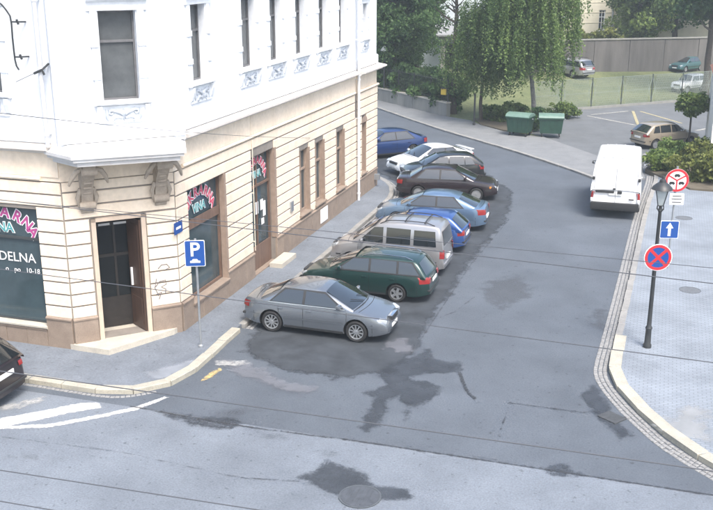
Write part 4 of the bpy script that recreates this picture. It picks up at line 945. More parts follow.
def rails(c, x0, x1, y, m, bars=()):
    for sd_ in (-1, 1):
        zz = lambda x: float(np.interp(x, [p[0] for p in c.green], [p[1] for p in c.green]))
        n = 7; P = [(x0 + (x1 - x0) * k / n, sd_ * y, zz(x0 + (x1 - x0) * k / n) + (.075 if 0 < k < n else .01)) for k in range(n + 1)]
        MB().tube(P, .016, 6).build('roof_rail', m, c.cab, 60, local=True)
    for x in bars:
        P = [(x, -y - .02, zz(x) + .06), (x, -y * .5, zz(x) + .1), (x, y * .5, zz(x) + .1), (x, y + .02, zz(x) + .06)]; MB().tube(P, .022, 6).build('roof_bar', TRIMB, c.cab, 60, local=True)
rails(oc, -1.65, .1, .55, CHROME)
MPV = sedan(4.16, 1.70, 1.82, 2.58, .82, paint=SILV, wr=.31, wheel='steel', belt=1.05, hz=.78, tz=.95, pz=.62, taper=(.20, .08), bow=.10, rbow=.03, hl=(.36, .22), gw=.95, rw=(.12, .86), rwf=.86,
    deck=[(-2.08, .45), (-2.075, .9), (-2.06, 1.05), (-1.5, 1.06), (.6, 1.06), (1.2, 1.03), (1.6, .96), (1.9, .86), (2.03, .72), (2.08, .48)],
    roof=[(-2.05, 1.05), (-1.93, 1.70), (-1.72, 1.80), (-.4, 1.83), (.35, 1.74), (1.22, 1.06)], wins=[[(-1.80, 1.10), (-1.00, 1.10), (-1.0, 1.62), (-1.74, 1.62)], [(-.88, 1.10), (-.02, 1.10), (-.02, 1.64), (-.88, 1.63)], [(.10, 1.10), (.98, 1.10), (.42, 1.62), (.10, 1.64)]],
    seams=(1.0, .04, -.94), handles=(.18, -.12), mould=.55, tl=(.14, .52, .12), ty=.93, tz_=.0, top=.84, bumpm=SILV)
mp_ = Car('people_carrier', 'silver boxy people carrier with black roof bars', (-8.25, 29.95), R(180), MPV, GRP, 'van'); rails(mp_, -1.7, .25, .60, TRIMB, (-1.35, -.65, .05))
HB = lambda **k: sedan(k.pop('L', 3.95), k.pop('W', 1.65), k.pop('H', 1.43), k.pop('wb', 2.46), k.pop('fo', .78), **k)
def hatch(paint_, **k):
    d = HB(paint=paint_, wr=.295, wheel='steel', belt=.92, hz=.64, tz=.84, pz=.68, zb=.2,
    deck=[(-1.975, .45), (-1.96, .80), (-1.92, .95), (-1.4, .95), (0, .925), (.95, .92), (1.35, .86), (1.7, .77), (1.88, .66), (1.97, .46)],
    roof=[(-1.90, .93), (-1.42, 1.33), (-1.2, 1.40), (-.3, 1.43), (.2, 1.37), (1.02, .92)], wins=[[(-1.46, .96), (-1.0, .96), (-.98, 1.33), (-1.28, 1.30)], [(-.94, .96), (-.22, .96), (-.22, 1.35), (-.92, 1.34)], [(-.14, .96), (.72, .96), (.28, 1.32), (-.14, 1.35)]],
    seams=(.85, -.18, -.95), handles=(-.02, -.82), mould=.5, tl=(.26, .26, .2), ty=.84, top=.77); d.update(k); return d
Car('hatchback_car', 'deep blue hatchback almost hidden behind the silver people carrier', (-8.05, 32.65), R(180), hatch(DBLUE, mouldm=DBLUE), GRP)
OCT = sedan(4.55, 1.75, 1.43, 2.55, .93, paint=LBLUE, wr=.31, wheel='five', belt=.94, hz=.66, tz=.83, pz=.55,
    deck=[(-2.27, .45), (-2.26, .82), (-2.2, .97), (-1.9, 1.0), (-1.4, .97), (0, .94), (1.12, .93), (1.6, .86), (2.0, .76), (2.19, .66), (2.26, .48)],
    roof=[(-1.92, .97), (-1.1, 1.33), (-.75, 1.40), (-.2, 1.43), (.28, 1.38), (1.2, .94)], wins=saloon_wins(.975, 1.34, -1.32, -.26, .86, -.9, -.26, .36), dlo=[(-1.4, .955), (.98, .955), (.34, 1.37), (-.95, 1.37)],
    seams=(1.03, -.26, -1.1), handles=(-.08, -1.0), mould=.53, mouldm=LBLUE, tl=(.32, .22, .26))
Car('saloon_car', 'light metallic blue saloon between silver people carrier and maroon saloon', (-8.15, 35.62), R(183), OCT, GRP)
OLDS = sedan(4.45, 1.72, 1.39, 2.55, .90, paint=MAROON, wr=.30, wheel='steel', belt=.90, hz=.64, tz=.76, pz=.72,
    deck=[(-2.22, .45), (-2.215, .78), (-2.15, .92), (-1.85, .95), (-1.35, .93), (0, .91), (1.15, .90), (1.6, .84), (2.0, .77), (2.16, .68), (2.22, .48)],
    roof=[(-1.62, .92), (-1.05, 1.29), (-.7, 1.36), (-.2, 1.39), (.32, 1.34), (1.2, .90)], wins=saloon_wins(.935, 1.31, -1.3, -.28, .86, -.9, -.28, .38), dlo=[(-1.38, .915), (.98, .915), (.36, 1.34), (-.94, 1.34)],
    seams=(1.05, -.28, -1.08), handles=(-.1, -1.0), mould=.5, hl=(.42, .14), amber=True)
Car('saloon_car', 'dark maroon saloon facing the road, beyond the light blue saloon', (-8.62, 40.40), R(8), OLDS, GRP, k=.98)
Car('hatchback_car', 'black car between the maroon saloon and the white coupe', (-9.5, 43.2), R(205), hatch(BLK, L=4.1, wb=2.5, mouldm=BLK, handlem=BLK), GRP)
CP = sedan(4.42, 1.72, 1.33, 2.53, .95, paint=PWHITE, wr=.31, wheel='five', belt=.88, hz=.62, tz=.78, pz=.55, hl=(.46, .13),
    deck=[(-2.2, .45), (-2.19, .78), (-2.12, .92), (-1.9, .95), (-1.4, .92), (0, .89), (1.05, .87), (1.55, .80), (1.95, .71), (2.13, .62), (2.2, .45)],
    roof=[(-1.80, .92), (-.98, 1.22), (-.6, 1.30), (-.2, 1.33), (.2, 1.29), (1.18, .87)], wins=[[(-1.15, .91), (-.45, .91), (-.45, 1.22), (-.85, 1.20)], [(-.38, .91), (.82, .91), (.28, 1.24), (-.38, 1.25)]], dlo=[(-1.25, .895), (.95, .895), (.26, 1.27), (-.9, 1.24)],
    seams=(.95, -.42), handles=(-.25,), mould=.48, mouldm=PWHITE, tl=(.4, .14, .2))
cp = Car('coupe_car', 'white coupe with rear spoiler, nose towards the building corner', (-10.55, 45.35), R(225), CP, GRP, k=.97)
sp_ = MB(); sp_.rbox((-2.04, 0, 1.035), (.24, 1.38, .04), .015)
for y in (-.55, .55): sp_.rbox((-2.02, y, .98), (.14, .06, .12), .012)
sp_.build('spoiler', PWHITE, cp.body_o, 40, local=True)
Car('saloon_car', 'royal blue car behind the far end of the building', (-13.7, 48.3), R(222), dict(OCT, paint=NAVY, mouldm=NAVY, L=4.4, fo=.9), GRP, k=.98)
# hatchback by the left kerb, only its tail in view
DK = hatch(DKM, L=4.1, wb=2.5, W=1.72, H=1.52, fo=.8, belt=.98, tz=.95, pz=.78, mouldm=DKM, deck=[(-2.05, .45), (-2.03, .86), (-1.98, 1.0), (-1.4, 1.0), (0, .98), (.95, .96), (1.35, .9), (1.75, .8), (1.95, .68), (2.05, .46)], roof=[(-1.97, .98), (-1.55, 1.40), (-1.3, 1.48), (-.3, 1.52), (.2, 1.46), (1.02, .96)], tl=(.2, .3, .2))
Car('hatchback_car', 'dark plum hatchback cut off at the left edge beside the kerb', (-15.95, 17.02), R(180), DK, None, k=1.0)
# white panel van
VAN = sedan(5.4, 1.98, 2.40, 3.08, .86, paint=VANW, wr=.34, wheel='steel', belt=1.15, hz=.9, tz=.98, pz=1.02, taper=(.2, .03), bow=.12, gw=.985, rbow=0.0, rwin=False, rbumper=False, zb=.30, top=.86, ratio=.86,
    deck=[(-2.7, .5), (-2.695, 1.0), (-2.68, 1.16), (-1.5, 1.17), (1.2, 1.17), (1.9, 1.15), (2.3, 1.02), (2.55, .9), (2.67, .74), (2.7, .5)],
    roof=[(-2.68, 1.14), (-2.56, 2.17), (-2.45, 2.33), (-1.5, 2.39), (.6, 2.40), (1.15, 2.24), (2.0, 1.16)], wins=[[(.72, 1.22), (1.62, 1.22), (1.2, 1.9), (.72, 1.92)]],
    seams=(.62, -.5), handles=(.8,), mould=.62, tl=(.12, .34, .14), ty=.97, mirror=(1.35, 1.45), mirrorm=TRIMB, grille=(1.0, .2))
vn = Car('panel_van', 'white high-roofed panel van seen from behind at the right kerb', (-1.47, 41.30), R(91), VAN, None, 'van', k=1.0)
def rearx(z): return float(np.interp(z, [.5, 1.0, 1.14, 2.05], [-2.72, -2.715, -2.70, -2.58]))
def rstrip(y0, z0, y1, z1, wd, name, m, out=.012):
    mb = MB(); n = 8; dy, dz = y1 - y0, z1 - z0; l = math.hypot(dy, dz); ny, nz = -dz / l * wd / 2, dy / l * wd / 2
    for k in range(n):
        P = []
        for t, sg in ((k / n, -1), ((k + 1) / n, -1), ((k + 1) / n, 1), (k / n, 1)): P.append((rearx(z0 + dz * t + nz * sg) - out, y0 + dy * t + ny * sg, z0 + dz * t + nz * sg))
        mb.quad(*P)
    return mb.build(name, m, vn.body_o, local=True)
SEAM = mat('panel_seam', (.25, .26, .28), .7, 0)
rstrip(0, .62, 0, 2.02, .02, 'rear_door_seam', SEAM, .03)
for sd_ in (-1, 1):
    rstrip(sd_ * .86, .66, sd_ * .80, 2.0, .016, 'rear_door_seam', SEAM, .03); rstrip(sd_ * .10, 1.35, sd_ * .74, 1.42, .014, 'door_pressing', SEAM, .03); rstrip(sd_ * .10, 1.35, sd_ * .10, 1.95, .010, 'door_pressing', SEAM, .03)
    vn.lump((-2.70, sd_ * .88, 1.62), (.06, .10, .13), 'door_hinge', TRIMB, .02); vn.lump((-2.74, sd_ * .9, .78), (.05, .10, .12), 'door_hinge', VANW, .02)
rstrip(-.84, 2.0, .84, 2.0, .014, 'rear_door_seam', SEAM, .03)
for y_ in (-.54, -.18, .18, .54): MB().rbox((-.9, y_, 2.385 + .045 * (1 - (y_ / .8) ** 2)), (2.9, .07, .03), .012).build('roof_rib', VANW, vn.cab, 40, local=True)
vn.lump((-2.71, .42, 1.10), (.04, .72, .10), 'plate_recess', TRIMB, .01); vn.lump((-2.725, -.16, 1.10), (.06, .18, .12), 'door_handle', TRIMB, .03); vn.lump((-2.72, .06, 1.23), (.05, .1, .06), 'badge', TRIMB, .02); vn.lump((-2.73, -.62, .83), (.03, .2, .05), 'model_badge', TRIMB, .01)
vn.lump((-2.74, 0, .52), (.20, 1.88, .30), 'rear_bumper', mat('dark_grey_bumper', (.016, .017, .019), .75, .1, 6), .05)
# cars in the car park
Car('hatchback_car', 'beige five-door hatchback in the car park behind the white van', (.35, 55.6), R(40), hatch(TAN, mouldm=TRIMB, tl=(.24, .2, .2)), 'cars in the car park', k=.95)
EST = dict(OCC, paint=SFAR, mouldm=SFAR, H=1.55, belt=1.0, roof=[(-2.13, .98), (-1.85, 1.42), (-1.6, 1.52), (-.4, 1.55), (.25, 1.48), (1.18, .98)])
x, y = G(580, 75, 1.05); fe = Car('estate_car', 'silver estate car on the rising lawn by the concrete wall', (x - .9, y + 1.0), R(140), EST, 'cars in the car park', 'car', lawn_z(x, y + 1)); rails(fe, -1.6, .1, .56, TRIMB)
JP = hatch(PWHITE, L=3.5, wb=2.2, W=1.6, H=1.65, fo=.65, wr=.34, belt=1.05, hz=.75, tz=.85, zb=.38, deck=[(-1.75, .5), (-1.74, .9), (-1.7, 1.06), (-1, 1.06), (.3, 1.05), (.8, 1.02), (1.3, 1.0), (1.62, .93), (1.72, .75), (1.75, .5)], roof=[(-1.7, 1.04), (-1.62, 1.5), (-1.5, 1.6), (-.6, 1.64), (.2, 1.58), (.62, 1.04)], wins=[[(-1.5, 1.1), (-.65, 1.1), (-.65, 1.5), (-1.45, 1.48)], [(-.55, 1.1), (.42, 1.1), (.2, 1.5), (-.55, 1.52)]], seams=(.5, -.6), handles=(-.45,), mould=.6)
x, y = G(688, 90, .3); Car('off_road_car', 'small white off-road car at the right beyond the round tree', (x, y), R(232), JP, 'cars in the car park', 'car', lawn_z(x, y), k=.82)
x, y = G(686, 66, 1.1); Car('hatchback_car', 'teal hatchback in deep shade under the far right trees', (x, y - 1.2), R(235), hatch(TEALC), 'cars in the car park', 'car', lawn_z(x, y - 1.2), k=.85)
print('vehicles done')

# ================================================================== SIGNS, LAMP, STREET FURNITURE
def text_flat(txt, size, c, xdir, m, name, parent, off=0.0, lift=0.0):
    v, f = text_geo(txt, size, off, .003); mb = MB(); xd = Vector(xdir).normalized(); nd = Vector((xd.y, -xd.x, 0))
    mb.add([Vector(c) + xd * a + Vector((0, 0, b_)) + nd * (z_ + lift) for a, b_, z_ in v], f); return mb.build(name, m, parent, local=True)
class Board:   # sign plate frame in local coordinates of its post
    def __init__(s, c, ang): s.c = Vector(c); s.x = Vector((math.cos(ang), math.sin(ang), 0)); s.n = Vector((s.x.y, -s.x.x, 0))
    def p(s, a, b_, o): return s.c + s.x * a + Vector((0, 0, b_)) + s.n * o
    def disc(s, r_, o0, o1, n=36): 
        mb = MB(); v = [s.p(r_ * math.cos(2 * math.pi * k / n), r_ * math.sin(2 * math.pi * k / n), o) for o in (o0, o1) for k in range(n)]
        return mb.add(v, [tuple(range(n)), tuple(range(n, 2 * n))] + [(k, (k + 1) % n, n + (k + 1) % n, n + k) for k in range(n)])
    def ring(s, r0, r1, o0, o1, n=36):
        mb = MB(); v = [s.p(q * math.cos(2 * math.pi * k / n), q * math.sin(2 * math.pi * k / n), o) for q, o in ((r0, o0), (r0, o1), (r1, o1), (r1, o0)) for k in range(n)]
        return mb.add(v, [(j * n + k, j * n + (k + 1) % n, ((j + 1) % 4) * n + (k + 1) % n, ((j + 1) % 4) * n + k) for j in range(4) for k in range(n)])
    def poly(s, pts, o0, o1, mb=None):
        mb = mb or MB(); n = len(pts); v = [s.p(a, b_, o) for o in (o0, o1) for a, b_ in pts]
        return mb.add(v, [tuple(range(n)), tuple(range(n, 2 * n))] + [(k, (k + 1) % n, n + (k + 1) % n, n + k) for k in range(n)])
    def rect(s, w_, h_, o0, o1, c=(0, 0), r_=.03, mb=None):
        pts = []
        for cx_, cy_, a0 in ((w_ / 2 - r_, h_ / 2 - r_, 0), (-w_ / 2 + r_, h_ / 2 - r_, 90), (-w_ / 2 + r_, -h_ / 2 + r_, 180), (w_ / 2 - r_, -h_ / 2 + r_, 270)):
            pts += [(c[0] + cx_ + r_ * math.cos(R(a0 + 30 * k)), c[1] + cy_ + r_ * math.sin(R(a0 + 30 * k))) for k in range(4)]
        return s.poly(pts, o0, o1, mb)
    def bar(s, a, b_, wd, o0, o1, mb=None):
        a, b_ = Vector(a), Vector(b_); t = (b_ - a).normalized(); n = Vector((-t.y, t.x)) * wd / 2; return s.poly([tuple(a - n), tuple(b_ - n), tuple(b_ + n), tuple(a + n)], o0, o1, mb)
# parking sign
x, y = G(201, 347, PZ); ps = empty('parking_sign', (x, y, PZ), 0, 'blue square parking sign with white P on thin pole beside the entrance step', 'sign', 'traffic signs')
MB().tube([(0, 0, 0), (.0, 0, 1.5), (-.01, 0, 3.0)], .03, 10).build('pole', GREYM, ps, 50, local=True); MB().lathe([(.07, 0), (.07, .05), (.03, .08)], 12).build('base_collar', GREYM, ps, local=True)
B = Board((-.01, -.05, 2.62), R(22)); pl_ = B.rect(.52, .70, 0, .015).build('sign_plate', SWHITE, ps, local=True); B.rect(.49, .67, .014, .019).build('sign_face', SBLUE, pl_, local=True)
text_flat('P', .52, B.p(0, .09, .019), B.x, SWHITE, 'letter', pl_, .008, .004)
cs = MB(); B.poly([(-.13, -.25), (.13, -.25), (.13, -.20), (.075, -.19), (.05, -.15), (-.06, -.15), (-.085, -.19), (-.13, -.20)], .019, .024, cs); cs.build('car_symbol', SWHITE, pl_, local=True)
# street lamp with the no-stopping disc
x, y = G(647, 347, PZ); lamp = empty('street_lamp', (x, y, PZ), 0, 'black lantern street lamp on a slim iron post on the right pavement', 'street lamp')
MB().lathe([(.11, 0), (.11, .08), (.085, .12), (.075, .5), (.095, .55), (.06, .62), (.055, 1.0), (.05, 2.5), (.042, 3.7), (.06, 3.75), (.04, 3.8), (.035, 3.9), (.001, 3.9)], 16).build('post', IRON, lamp, 40, local=True)
lz = 3.86
lt = MB()
for k in range(4):
    a = R(45 + 90 * k); a2 = R(135 + 90 * k); P0, P1 = Vector((.09 * math.cos(a), .09 * math.sin(a), lz + .02)), Vector((.21 * math.cos(a), .21 * math.sin(a), lz + .45)); lt.tube([P0, P1], .012, 5)
    Q0, Q1 = Vector((.09 * math.cos(a2), .09 * math.sin(a2), lz + .02)), Vector((.21 * math.cos(a2), .21 * math.sin(a2), lz + .45)); lt.tube([P0, Q0], .012, 5); lt.tube([P1, Q1], .014, 5)
    lt.tube([(.03 * math.cos(a), .03 * math.sin(a), lz - .15), (.12 * math.cos(a), .12 * math.sin(a), lz - .05), tuple(P0)], .012, 5)
lant = lt.build('lantern_frame', IRON, lamp, local=True)
for k in range(4):
    a, a2 = R(45 + 90 * k), R(135 + 90 * k); MB().quad((.085 * math.cos(a), .085 * math.sin(a), lz + .03), (.085 * math.cos(a2), .085 * math.sin(a2), lz + .03), (.2 * math.cos(a2), .2 * math.sin(a2), lz + .44), (.2 * math.cos(a), .2 * math.sin(a), lz + .44)).build('lantern_pane', mat('lantern_glass', (.42, .46, .46), .1, .1, 8, spec=.6), lant, local=True)
MB().lathe([(.27, lz + .44), (.24, lz + .50), (.15, lz + .58), (.09, lz + .62), (.08, lz + .68), (.03, lz + .71), (.025, lz + .77), (.001, lz + .79)], 4 * 4).build('lantern_roof', IRON, lamp, 40, local=True)
B = Board((.06, -.075, 2.52), R(16)); ns = empty('no_stopping_sign', (x, y, PZ), 0, 'round blue no-stopping sign with red ring and cross on the lamp post', 'sign', 'traffic signs')
d_ = B.disc(.36, -.012, 0).build('sign_plate', SWHITE, ns, local=True); B.disc(.335, -.002, .004).build('sign_face', SBLUE, d_, local=True); B.ring(.27, .34, .002, .009).build('red_ring', SRED, d_, local=True)
for sg in (-1, 1): B.bar((-.2, -.2 * sg), (.2, .2 * sg), .075, .003, .0085 + .0006 * sg).build('red_bar', SRED, d_, local=True)
MB().tube([(.06, -.07, 2.52), (0, 0, 2.52)], .03, 8).build('clamp', GREYM, ns, local=True)
# sign post behind the lamp
x, y = G(667.5, 268, PZ); s2 = empty('sign_post', (x, y, PZ), 0, 'sign post with round vehicle ban, text plate and blue arrow sign', 'sign', 'traffic signs')
MB().tube([(0, 0, 0), (0, 0, 3.45)], .032, 10).build('pole', GREYM, s2, 50, local=True)
B = Board((.02, -.06, 3.0), R(14)); d_ = B.disc(.38, -.012, 0).build('round_plate', SWHITE, s2, local=True); B.ring(.30, .375, .0, .008).build('red_ring', SRED, d_, local=True)
for a in (90, 210, 330): B.bar((0, 0), (.31 * math.cos(R(a + 60)), .31 * math.sin(R(a + 60))), .045, .001, .0065 + a * .000003).build('red_divider', SRED, d_, local=True)
for i, (cx_, cz_) in enumerate(((0, .16), (-.15, -.09), (.15, -.09))):
    m_ = MB(); B.poly([(cx_ - .09, cz_ - .035), (cx_ + .09, cz_ - .035), (cx_ + .09, cz_ + .01), (cx_ + .04, cz_ + .05), (cx_ - .06, cz_ + .05), (cx_ - .09, cz_ + .01)], .001, .006, m_)
    for dx in (-.05, .05): B.poly([(cx_ + dx + .022 * math.cos(R(60 * k)), cz_ - .04 + .022 * math.sin(R(60 * k))) for k in range(6)], .001, .0063, m_)
    m_.build('vehicle_symbol', SBLACK, d_, local=True)
B2 = Board((.07, -.06, 2.38), R(14)); tp = B2.rect(.46, .38, -.012, 0, (0, 0), .02).build('text_plate', SWHITE, s2, local=True)
m_ = MB()
for k, l in enumerate((.28, .34, .3)): B2.rect(l, .028, .001, .004, (0, .10 - .1 * k), .008, m_)
m_.build('text_lines', SBLACK, tp, local=True)
B3 = Board((-.06, -.06, 1.34), R(14)); bp_ = B3.rect(.60, .60, -.012, 0).build('arrow_plate', SWHITE, s2, local=True); B3.rect(.565, .565, -.001, .004).build('sign_face', SBLUE, bp_, local=True)
m_ = MB(); B3.poly([(-.045, -.22), (.045, -.22), (.045, .05), (.12, .05), (0, .24), (-.12, .05), (-.045, .05)], .003, .008, m_); m_.build('arrow', SWHITE, bp_, local=True)
# waste containers
def bin_(pxy, rz, label):
    x, y = pxy; e = empty('waste_container', (x, y, .08), rz, label, 'dumpster', 'green waste containers')
    b = MB(); lo = [(-.60, -.40), (.60, -.40), (.60, .40), (-.60, .40)]; hi = [(-.69, -.52), (.69, -.52), (.69, .52), (-.69, .52)]
    b.add([(p[0], p[1], .22) for p in lo] + [(p[0], p[1], 1.12) for p in hi], [(3, 2, 1, 0), (4, 5, 6, 7), (0, 1, 5, 4), (1, 2, 6, 5), (2, 3, 7, 6), (3, 0, 4, 7)])
    for k in range(5):
        xx = -.5 + .25 * k; b.add([(xx - .02, -.415, .25), (xx + .02, -.415, .25), (xx * 1.12 + .02, -.55, 1.1), (xx * 1.12 - .02, -.55, 1.1), (xx - .02, -.38, .25), (xx + .02, -.38, .25), (xx * 1.12 + .02, -.5, 1.1), (xx * 1.12 - .02, -.5, 1.1)], [(0, 1, 2, 3), (0, 4, 5, 1), (1, 5, 6, 2), (2, 6, 7, 3), (3, 7, 4, 0)])
    b.box((0, -.54, 1.10), (1.44, .06, .07)); b.box((0, .54, 1.10), (1.44, .06, .07)); b.box((-.71, 0, 1.10), (.06, 1.1, .07)); b.box((.71, 0, 1.10), (.06, 1.1, .07))
    b.build('body', BINM, e, local=True)
    l = MB(); n = 8; l.add([(sx * .72, .56 * math.cos(math.pi * k / n), 1.14 + .20 * math.sin(math.pi * k / n)) for sx in (-1, 1) for k in range(n + 1)], [tuple(range(n + 1)), tuple(range(n + 1, 2 * n + 2))] + [(k, k + 1, n + 2 + k, n + 1 + k) for k in range(n)] + [(0, n + 1, 2 * n + 1, n)])
    l.build('lid', BINL, e, 40, local=True)
    for sx in (-1, 1):
        for sy in (-1, 1): MB().tube([(sx * .5 - .03, sy * .32, .1), (sx * .5 + .03, sy * .32, .1)], .1, 12).build('wheel', RUBBER, e, local=True)
        MB().tube([(sx * .72, 0, 1.0), (sx * .80, 0, 1.0)], .035, 8).build('lifting_pin', GREYM, e, local=True)
x, y = G(518, 137, .08); bin_((x, y + .6), R(-12), 'left one of two green waste containers under the birch')
x, y = G(549, 138, .08); bin_((x, y + .6), R(8), 'right one of two green waste containers, nearer the car park')
x, y = G(474, 125, .08); e = empty('bollard_post', (x, y, .08), 0, 'thin black post standing alone at the far kerb', 'post'); MB().tube([(0, 0, 0), (0, 0, 1.85)], .06, 10).build('shaft', IRON, e, 50, local=True); MB().lathe([(.09, 0), (.09, .1), (.06, .14)], 12).build('foot', IRON, e, local=True); MB().lathe([(.07, 1.84), (.07, 1.9), (.001, 1.95)], 12).build('cap', IRON, e, local=True)
x, y = G(384, 101, .1); e = empty('park_lamp', (x, y, .1), 0, 'small white-shaded lamp on a grey pole among the dark left trees', 'street lamp'); hz_ = 3.62
MB().tube([(0, 0, 0), (0, 0, hz_)], [.07, .045], 8).build('pole', IRON, e, 50, local=True); MB().lathe([(.26, hz_ - .05), (.28, hz_), (.08, hz_ + .26), (.001, hz_ + .3)], 16).build('shade', SWHITE, e, 40, local=True); MB().lathe([(.001, hz_ - .2), (.12, hz_ - .14), (.14, hz_ - .04)], 12).build('bulb_cover', LAMPG, e, 40, local=True)
# yellow box on the dark trunk
x, y = G(453, 114, .08); TRK = (x, y)
# (the yellow box hangs on the railings, built with them)
# overhead wires
def wire(pts, zs, rr, label):
    # pts: two photo pixels, zs: cable heights at them; extended along its line
    a = np.array([*G(*pts[0], zs[0]), zs[0]]); c = np.array([*G(*pts[1], zs[1]), zs[1]]); d = c - a; d /= np.linalg.norm(d[:2]); a2 = a + d * (-16 - a[0]) / d[0] * 1.0 if False else a - d * 14; c2 = c + d * 14
    L_ = np.linalg.norm(c2 - a2); P = []
    for k in range(33):
        t = k / 32; q = a2 + (c2 - a2) * t; ta = 14 / L_; tb = 1 - 14 / L_; sag = .10 * ((t - ta) * (t - tb)) * 4; P.append((q[0], q[1], q[2] + sag * .15))
    MB().tube(P, rr * .58, 6).build('overhead_wire', mat('cable', (.07, .075, .085), .6, 0), label=label, cat='wire', group='cables strung across the street')
wire(((29, 375), (713, 471)), (6.0, 6.0), .0105, 'dark overhead cable crossing the road just below the damp cross-shaped stain')
wire(((0, 470), (247, 508)), (6.0, 6.0), .0085, 'thin overhead cable in the lower left corner over the road')
wire(((0, 501), (47, 509)), (6.0, 6.0), .008, 'short piece of cable in the very bottom left corner')
wire(((60, 277), (713, 362.5)), (6.4, 6.4), .0085, 'thin cable passing in front of the doorway and the grey saloon')
wire(((87, 210), (713, 283.5)), (7.0, 7.0), .0085, 'thin cable passing above the parking sign and the lamp foot')
wire(((497, 247.5), (713, 268)), (7.0, 7.0), .0065, 'faintest cable crossing the road just below the blue arrow sign')
d = ray(310, 138); t6 = (PB.x + .05) / d[0]; w6b = Vector((d[0] * t6, d[1] * t6, CAMH + d[2] * t6)); w6a = Vector((*G(-60, 106, 7.9), 7.9))
MB().tube([w6a.lerp(w6b, k / 16) - Vector((0, 0, .12 * 4 * (k / 16) * (1 - k / 16))) for k in range(17)], .006, 6).build('overhead_wire', MATS['cable'], label='faint cable across the white wall under the corner window', cat='wire', group='cables strung across the street')
print('furniture done')

# ================================================================== FAR WALLS, FENCES, HOUSES
# chain-link fence
fpx = [(540, 113), (570, 112), (601, 110), (629, 107), (659, 104), (690, 101)]; FP = [Vector(G(a, b_, .05)) for a, b_ in fpx]; FP = [FA + FD * k for k in (-.6, 1.75, 4.3, 6.9, 9.6, 12.4, 15.2, 18.0)]
fe_ = empty('chain_link_fence', (FP[0].x, FP[0].y, 0), 0, 'dark wire mesh fence on posts between car park and lawn', 'fence')
FGRN = mat('fence_wire', (.20, .235, .205), .6, .1, 5); FPOST = mat('fence_post', (.055, .07, .06), .6, .2, 5)
for p in FP: MB().tube([(p.x, p.y, 0), (p.x, p.y, 2.15)], .045, 8).build('post', FPOST, fe_)
for a, c in zip(FP, FP[1:]):
    m_ = MB(); n = 26
    for z_ in (.12, 1.1, 2.08): m_.tube([(a.x, a.y, z_), (c.x, c.y, z_)], .014, 4)
    for k in range(1, n):
        t = k / n; p0 = a.lerp(c, max(0, t - .12)); p1 = a.lerp(c, min(1, t + .12)); m_.tube([(p0.x, p0.y, .12), (p1.x, p1.y, 2.08)], .011, 3, False); m_.tube([(p1.x, p1.y, .12), (p0.x, p0.y, 2.08)], .011, 3, False)
    m_.build('wire_mesh', FGRN, fe_)
MB().extrude([(FP[0].x - .1, FP[0].y, 0), (FP[0].x + .06, FP[0].y - .1, 0), (FP[0].x + .06, FP[0].y - .1, .16), (FP[0].x - .1, FP[0].y, .16)], (*(FP[-1] - FP[0]), 0)).build('concrete_base', CONC, fe_)
# grey wall behind the lawn
wa, wb_ = Vector(G(555, 70, 1.2)), Vector(G(705, 66, 1.2)); dw = (wb_ - wa).normalized(); wa = wa - dw * 3; wb_ = wb_ + dw * 12; WN = Vector((-dw.y, dw.x))
OLDW = mat('old_grey_brown_wall', (.15, .142, .135), .95, 0, 1.0, .4, 12, c2=(.075, .072, .068), streak=True)
gw_ = empty('boundary_wall', (wa.x, wa.y, 0), 0, 'long grey concrete wall across the back of the lawn', 'wall'); Ln = (wb_ - wa).length; n = int(Ln / 3)
FW = Face(wa, dw, -WN)
for k in range(n): FW.cbox(MB(), k * Ln / n + .012, (k + 1) * Ln / n - .012, -.25, random.uniform(-.01, .01), .3, 3.5 + random.uniform(-.02, .02), .02).build('wall_panel', OLDW, gw_)
FW.box(MB(), 0, Ln, -.32, .06, 3.525, 3.62).build('coping', CONC, gw_)
# low wall along the far pavement
la, lb_ = Vector((-13.35, 61.6)), Vector((-22.4, 70.0)); dl = (lb_ - la).normalized(); FLW = Face(la, dl, (-dl.y, dl.x)); FLW = Face(la, dl, (-.7, -.72)) if Vector((-dl.y, dl.x)).dot(Vector((-.3, -1))) < 0 else FLW
FLW = Face(la, dl, (-dl.y, dl.x)); 
if FLW.n.y > 0: FLW.n = -FLW.n
lw_ = empty('low_wall', (la.x, la.y, 0), 0, 'low grey concrete wall along the far pavement under dark trees', 'wall'); n = 6; Ln = (lb_ - la).length
for k in range(n): FLW.cbox(MB(), k * Ln / n + .01, (k + 1) * Ln / n - .01, -.3, random.uniform(-.01, .01), .0, .92, .02).build('wall_panel', CONC, lw_)
FLW.box(MB(), -.03, Ln, -.34, .05, .925, 1.0).build('coping', STONE, lw_)
# dark railing fence behind the low wall
rf = empty('railing_fence', (la.x, la.y, 1.0), 0, 'dark upright railings above the low concrete wall', 'fence')
for k in range(7):
    t = .1 + k * (Ln - .2) / 6; MB().tube([FLW.p(t, -.15, .95), FLW.p(t, -.15, 2.5)], .04, 6).build('post', IRON, rf)
for k in range(6):
    m_ = MB(); t0, t1 = .1 + k * (Ln - .2) / 6, .1 + (k + 1) * (Ln - .2) / 6
    for z_ in (1.15, 2.35): m_.tube([FLW.p(t0, -.15, z_), FLW.p(t1, -.15, z_)], .022, 4)
    for j in range(1, 14): t = t0 + (t1 - t0) * j / 14; m_.tube([FLW.p(t, -.15, 1.08), FLW.p(t, -.15, 2.5)], .014, 4)
    m_.build('rail_panel', IRON, rf)
q = FLW.p(.35, .02, 1.45); e = empty('notice_box', (q.x, q.y, q.z), R(-10), 'small yellow box hung on the end of the dark railings', 'box'); MB().rbox((0, 0, .2), (.36, .12, .4), .02).build('box', YELLOW, e, local=True); MB().rbox((0, 0, .42), (.42, .18, .04), .01).build('hood', IRON, e, local=True)
